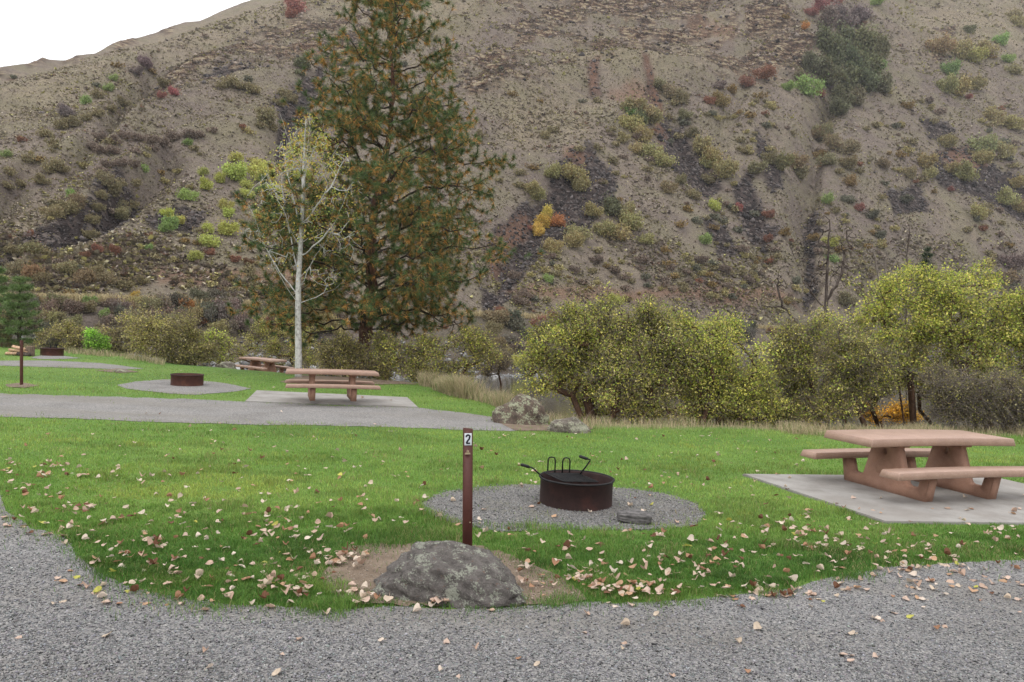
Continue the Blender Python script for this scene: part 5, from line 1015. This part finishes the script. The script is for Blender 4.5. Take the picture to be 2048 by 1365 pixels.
# ------------------------------------------------------------------ air
bm = bmesh.new(); bmesh.ops.create_cube(bm, size=1); me = bpy.data.meshes.new('haze'); bm.to_mesh(me); bm.free()
hz = bpy.data.objects.new('haze', me); COL.objects.link(hz); ztop = float(HZ.max()) + 5; hz.scale = (2600, 1700, ztop + 120); hz.location = (0, 600, (ztop - 120) / 2)
mh = bpy.data.materials.new('haze'); mh.use_nodes = True; th = mh.node_tree; th.nodes.clear(); oh = N(th, 'ShaderNodeOutputMaterial'); vh = N(th, 'ShaderNodeVolumePrincipled'); vh.inputs['Density'].default_value = .00015; vh.inputs['Color'].default_value = (.93, .94, 1, 1); th.links.new(vh.outputs[0], oh.inputs['Volume']); me.materials.append(mh)
tag(hz, 'thin pale air softening the far hillside', 'haze', kind='stuff')

# ------------------------------------------------------------------ posts
D = 6.15; s = D / FPX; x0 = (934.5 - 1024) * s; zt = CH + (VH - 856) * s; zb = float(GP * D + GQ * x0)
e = empty('site_post', (x0, D, zb)); e.rotation_euler = (0, math.radians(.3), math.radians(6)); tag(e, 'flat brown site marker post numbered 2 behind the foreground boulder', 'marker post')
Hp = zt - zb; pb = MB(); wd = .080; bm = bmesh.new(); vs = [(-wd / 2, -.03, -.1), (wd / 2, -.03, -.1), (wd / 2, .03, -.1), (-wd / 2, .03, -.1), (-wd / 2, -.03, Hp), (wd / 2, -.03, Hp - .009), (wd / 2, .03, Hp - .009), (-wd / 2, .03, Hp)]
vv = [bm.verts.new(q) for q in vs]; [bm.faces.new([vv[i] for i in f]) for f in ((0, 1, 5, 4), (1, 2, 6, 5), (2, 3, 7, 6), (3, 0, 4, 7), (4, 5, 6, 7), (3, 2, 1, 0))]; bmesh.ops.bevel(bm, geom=bm.edges[:], offset=.004, segments=2, affect='EDGES'); pb.frombm(bm); pb.build('post', M_post, e)
zc = Hp - .092; plate = MB().box((0, -.0325, zc), (.060, .004, .100), .0012).build('number_plate', M_white, e)
# numeral 2
def numeral():
    w_, h_ = .040, .078; st = .0138; pts = []
    for a in np.linspace(200, -35, 16): pts.append((w_ * .5 * math.cos(math.radians(a)) * .72, h_ / 2 - .0165 + .0125 * math.sin(math.radians(a)) * 1.05))
    pts += [(.010, .004), (-.003, -.012), (-.0135, -.031)]
    V = []; F = []
    for k, p in enumerate(pts):
        a = np.array(pts[max(k - 1, 0)]); b = np.array(pts[min(k + 1, len(pts) - 1)]); t_ = (b - a) / np.linalg.norm(b - a); nn = np.array([-t_[1], t_[0]]) * st / 2
        for sg in (1, -1):
            q = np.array(p) + nn * sg
            for y in (-.0362, -.034): V.append((q[0], y, q[1]))
    for k in range(len(pts) - 1):
        i = k * 4; j = i + 4; F += [[i, j, j + 2, i + 2], [i + 1, i + 3, j + 3, j + 1], [i, i + 1, j + 1, j], [i + 2, j + 2, j + 3, i + 3]]
    F += [[0, 2, 3, 1], [len(V) - 4, len(V) - 3, len(V) - 1, len(V) - 2]]; mb = MB().add(V, F); mb.box((.0005, -.0353, -.0325), (.034, .0026, .0115)); return mb
n_ = numeral().build('numeral', M_num, plate); n_.location = (0, 0, zc)
clip = MB(); clip.box((-.004, -.040, Hp - .212), (.046, .018, .006), .001); clip.box((-.002, -.036, Hp - .205), (.040, .010, .004), .001); clip.tube([(-.010, -.037, Hp - .205), (-.011, -.038, Hp - .188), (-.002, -.038, Hp - .181), (.007, -.038, Hp - .188), (.004, -.037, Hp - .205)], .0022, 6); clip.box((0, -.038, Hp - .195), (.012, .003, .012), .001); clip.build('clip', M_brass, e)
MB().tube([(.02, -.031, Hp - .78), (.02, -.034, Hp - .78)], [.006, .004], 10).build('bolt', M_brass, e)
c3 = P(43., 771.); zt = CH + (VH - 681) * c3[1] / FPX; e = empty('site_post', c3); tag(e, 'thin rusty marker post seen edge-on in a dirt patch at far left', 'marker post'); Hp = zt - c3[2]
MB().box((0, 0, Hp / 2 - .05), (.036, .08, Hp + .1), .004).build('post', M_post, e); MB().box((.0, -.0425, Hp - .1), (.03, .004, .09), .001).build('number_plate', M_rustfar, e)

# firewood and stump
def logpiece(c, L, rot, seed, m_in=M_wood):
    r = np.random.default_rng(seed); mb = MB(); k = 7; ring = [(math.cos(2 * math.pi * q / k + .3) * r.uniform(.06, .10), math.sin(2 * math.pi * q / k + .3) * r.uniform(.05, .09)) for q in range(k)]
    ring = ring[:5]; V = [(-L / 2, y, z) for y, z in ring] + [(L / 2, y * .95, z * 1.02) for y, z in ring]; k = 5; F = [[q, (q + 1) % k, (q + 1) % k + k, q + k] for q in range(k)] + [list(range(k))[::-1], list(range(k, 2 * k))]
    mb.add(V, F); o = mb.build('firewood_log', m_in); o.location = c; o.rotation_euler = rot; return o
cw = P(38., 712.); LG = [(-.28, 0, .07, 0, 'pale split face, bottom left'), (-.02, .02, .07, .15, 'grey bark side out, bottom middle'), (.24, 0, .06, -.1, 'bark-covered, bottom right'), (-.14, .02, .20, .1, 'pinkish, second layer left'), (.10, .03, .20, -.15, 'pinkish, second layer right'), (-.02, .0, .31, .05, 'pale, topmost')]
for k, (dx, dy, dz, yw, lb) in enumerate(LG):
    o = logpiece((cw[0] + dx, cw[1] + dy * 2, cw[2] + dz), .50 if k > 1 else .42, (k * .7, .05 * k, yw), 60 + k, M_wood if k not in (1, 2) else M_snag); tag(o, f'split firewood log in the small stack at far left, {lb}', 'log', 'stack of split firewood')
cs = P(60., 712.5); mb = MB(); n = 18; rr_ = np.random.default_rng(2); V = []; F = []
for k, (z, r_) in enumerate([(-.03, .17), (.02, .165), (.2, .155), (.36, .15), (.375, .14)]):
    for q in range(n): a = 2 * math.pi * q / n; f = r_ * (1 + .07 * math.sin(q * 3.1) + .04 * math.sin(q * 5.3)); V.append((f * math.cos(a) + .08 * z, f * math.sin(a), z))
for k in range(4):
    for q in range(n): F.append([k * n + q, k * n + (q + 1) % n, (k + 1) * n + (q + 1) % n, (k + 1) * n + q])
F.append([4 * n + q for q in range(n)]); e = empty('chopping_block', cs); mb.add(V, F).build('bark', m_bark('stump bark', (.05, .035, .025), (.14, .10, .075), (.24, .18, .14), 14), e, True); MB().tube([(.03, 0, .36), (.03, 0, .379)], [.135, .132], 18).build('cut_face', M_wood, e); tag(e, 'upright brown wood round standing between the firewood and the farthest fire ring', 'wood round')

# ------------------------------------------------------------------ fallen leaves
def leafshape(r, curl):
    # heart-shaped cottonwood leaf with midrib fold, curled edge and stem
    hw = [0, .30, .46, .50, .42, .27, .10, 0]; ys_ = [-.40, -.42, -.25, -.02, .18, .34, .47, .56]; V = []; F = []; a, b = r.uniform(-.4, 1., 2) * curl; tw = r.uniform(-.5, .5) * curl
    for k in range(8):
        y = ys_[k]
        for j, sx in enumerate((-1, -.5, 0, .5, 1)):
            x = sx * hw[k] * (1 + .1 * r.normal()); z = .9 * curl * abs(sx) ** 1.5 * hw[k] * (1 if sx > 0 else b + .3) + a * .5 * (y ** 2) + tw * x * y * 2 + .02 * r.normal(); V.append((x, y, z))
    for k in range(7):
        for j in range(4): i = k * 5 + j; F.append([i, i + 1, i + 6, i + 5])
    i = len(V); V += [(-.012, -.40, 0), (.012, -.40, 0), (.02, -.85, .12 * r.normal()), (.035, -.85, 0)]; F.append([i, i + 1, i + 3, i + 2])
    return np.array(V), np.array(F)
LM = []; r = np.random.default_rng(123); cols_ = [((.56, .42, .34), 'pale pinkish'), ((.48, .34, .26), 'pale pinkish'), ((.54, .44, .34), 'pale tan'), ((.64, .54, .45), 'pale tan'), ((.36, .20, .12), 'light brown'), ((.46, .29, .18), 'light brown'), ((.16, .075, .042), 'dark brown'), ((.46, .44, .10), 'yellow')]
leafshapes = []
for k in range(20):
    V, F = leafshape(r, r.uniform(.3, 1.5)); ci = k % 8; leafshapes.append((V, F, ci))
    cl = np.array(cols_[ci][0]) * (1 + .12 * np.random.default_rng(k).normal(0, 1, (len(V), 1))); o = npmesh('fallen_leaf', V, F, M_dead, col=cl, smooth=True); me = o.data; bpy.data.objects.remove(o); LM.append(me)
byc = {}
for k in range(20): byc.setdefault(leafshapes[k][2], []).append(k)
L = []
def sc(n, u0, u1, v0, v1, pw=1., tight=None):
    for _ in range(n):
        u = r.uniform(u0, u1); v = v0 + (v1 - v0) * r.uniform(0, 1) ** pw; L.append((u, v))
def clus(n, u, v, su, sv):
    for _ in range(n): L.append((r.normal(u, su), r.normal(v, sv)))
sc(190, 100, 760, 1000, 1215, .8); sc(270, 1040, 2060, 1060, 1205, .8); sc(55, 0, 200, 925, 1060); sc(90, 200, 900, 940, 1060); sc(70, 0, 830, 850, 960, .9); sc(110, 940, 1620, 870, 985); sc(75, 1400, 2060, 990, 1110, .7); sc(26, 0, 1000, 700, 850); sc(25, -50, 200, 940, 1075)
sc(36, 0, 2060, 1215, 1365, 1.); sc(22, 1450, 2060, 1140, 1260); sc(16, 850, 1400, 975, 1060); sc(2, 1500, 2040, 960, 1040)
clus(42, 690, 1125, 32, 10); clus(26, 545, 1075, 40, 14); clus(30, 1170, 1172, 38, 14); clus(30, 1250, 1190, 35, 10); clus(34, 520, 1175, 60, 18); clus(34, 1560, 1060, 60, 20); clus(34, 1390, 1120, 70, 30); clus(24, 1500, 1190, 60, 8); clus(24, 1840, 1125, 70, 12); clus(18, 740, 1200, 25, 10); clus(10, 870, 1212, 20, 4); clus(22, 60, 950, 60, 16); clus(20, 300, 1130, 50, 22); clus(16, 1000, 1090, 30, 18)
L = np.array(L); bx = (L[:, 0] > 745) & (L[:, 0] < 1040) & (L[:, 1] > 1085) & (L[:, 1] < 1208); L = L[~bx]
Pw = P(L[:, 0], L[:, 1]); order = np.argsort(Pw[:, 1]); SV = []; SF = []; SC = []; nv = 0
inG = sdf(L[:, 0], L[:, 1], G1) > 0; inC = sdf(L[:, 0], L[:, 1], C1) > 0; inP = (sdf(L[:, 0], L[:, 1], PD1) > 0)
for rank, i in enumerate(order):
    ci = int(r.choice(8, p=[.20, .18, .17, .12, .11, .10, .10, .02])); k = int(r.choice(byc[ci])); sz = r.uniform(.028, .068)
    onbare = inG[i] or inC[i] or inP[i]; z = .018 if inG[i] or inC[i] else .036 if inP[i] else .045
    tilt = r.normal(0, .12, 2) if onbare else r.normal(0, .22, 2); yaw = r.uniform(0, 6.28); p = Pw[i] + np.array([0, 0, z])
    M = Matrix.Translation(p) @ Matrix.Rotation(yaw, 4, 'Z') @ Matrix.Rotation(tilt[0], 4, 'X') @ Matrix.Rotation(tilt[1] + (math.pi if r.uniform() < .2 else 0), 4, 'Y') @ Matrix.Scale(sz, 4)
    if rank < 300:
        o = bpy.data.objects.new('fallen_leaf', LM[k]); COL.objects.link(o); o.matrix_world = M; cn = cols_[ci][1]
        u_, v_ = L[i]
        if inG[i]: pl_ = 'on foreground gravel ' + ('left of boulder' if u_ < 745 else 'in front of boulder' if u_ < 1045 else 'right of boulder')
        elif sdf(np.array(u_), np.array(v_), DT1) > 0: pl_ = 'on the bare dirt by the foreground boulder'
        else: pl_ = 'in grass ' + ('left of foreground boulder' if u_ < 900 else 'between boulder and fire ring' if u_ < 1300 else 'below nearest picnic table')
        tag(o, f'{cn} dry leaf {pl_}, one of many', 'leaf', f'{cn} leaves fallen {pl_}')
    else:
        V, F, _ = leafshapes[k]; A4 = np.array(M); SV.append(V @ A4[:3, :3].T + A4[:3, 3]); SF.append(F + nv); SC.append(np.tile(np.array(cols_[ci][0]) * r.uniform(.8, 1.15), (len(V), 1))); nv += len(V)
tag(npmesh('fallen_leaves', np.concatenate(SV), np.concatenate(SF), M_dead, col=np.concatenate(SC), smooth=True), 'smaller pale leaves scattered farther off across the lawn', 'leaves', kind='stuff')
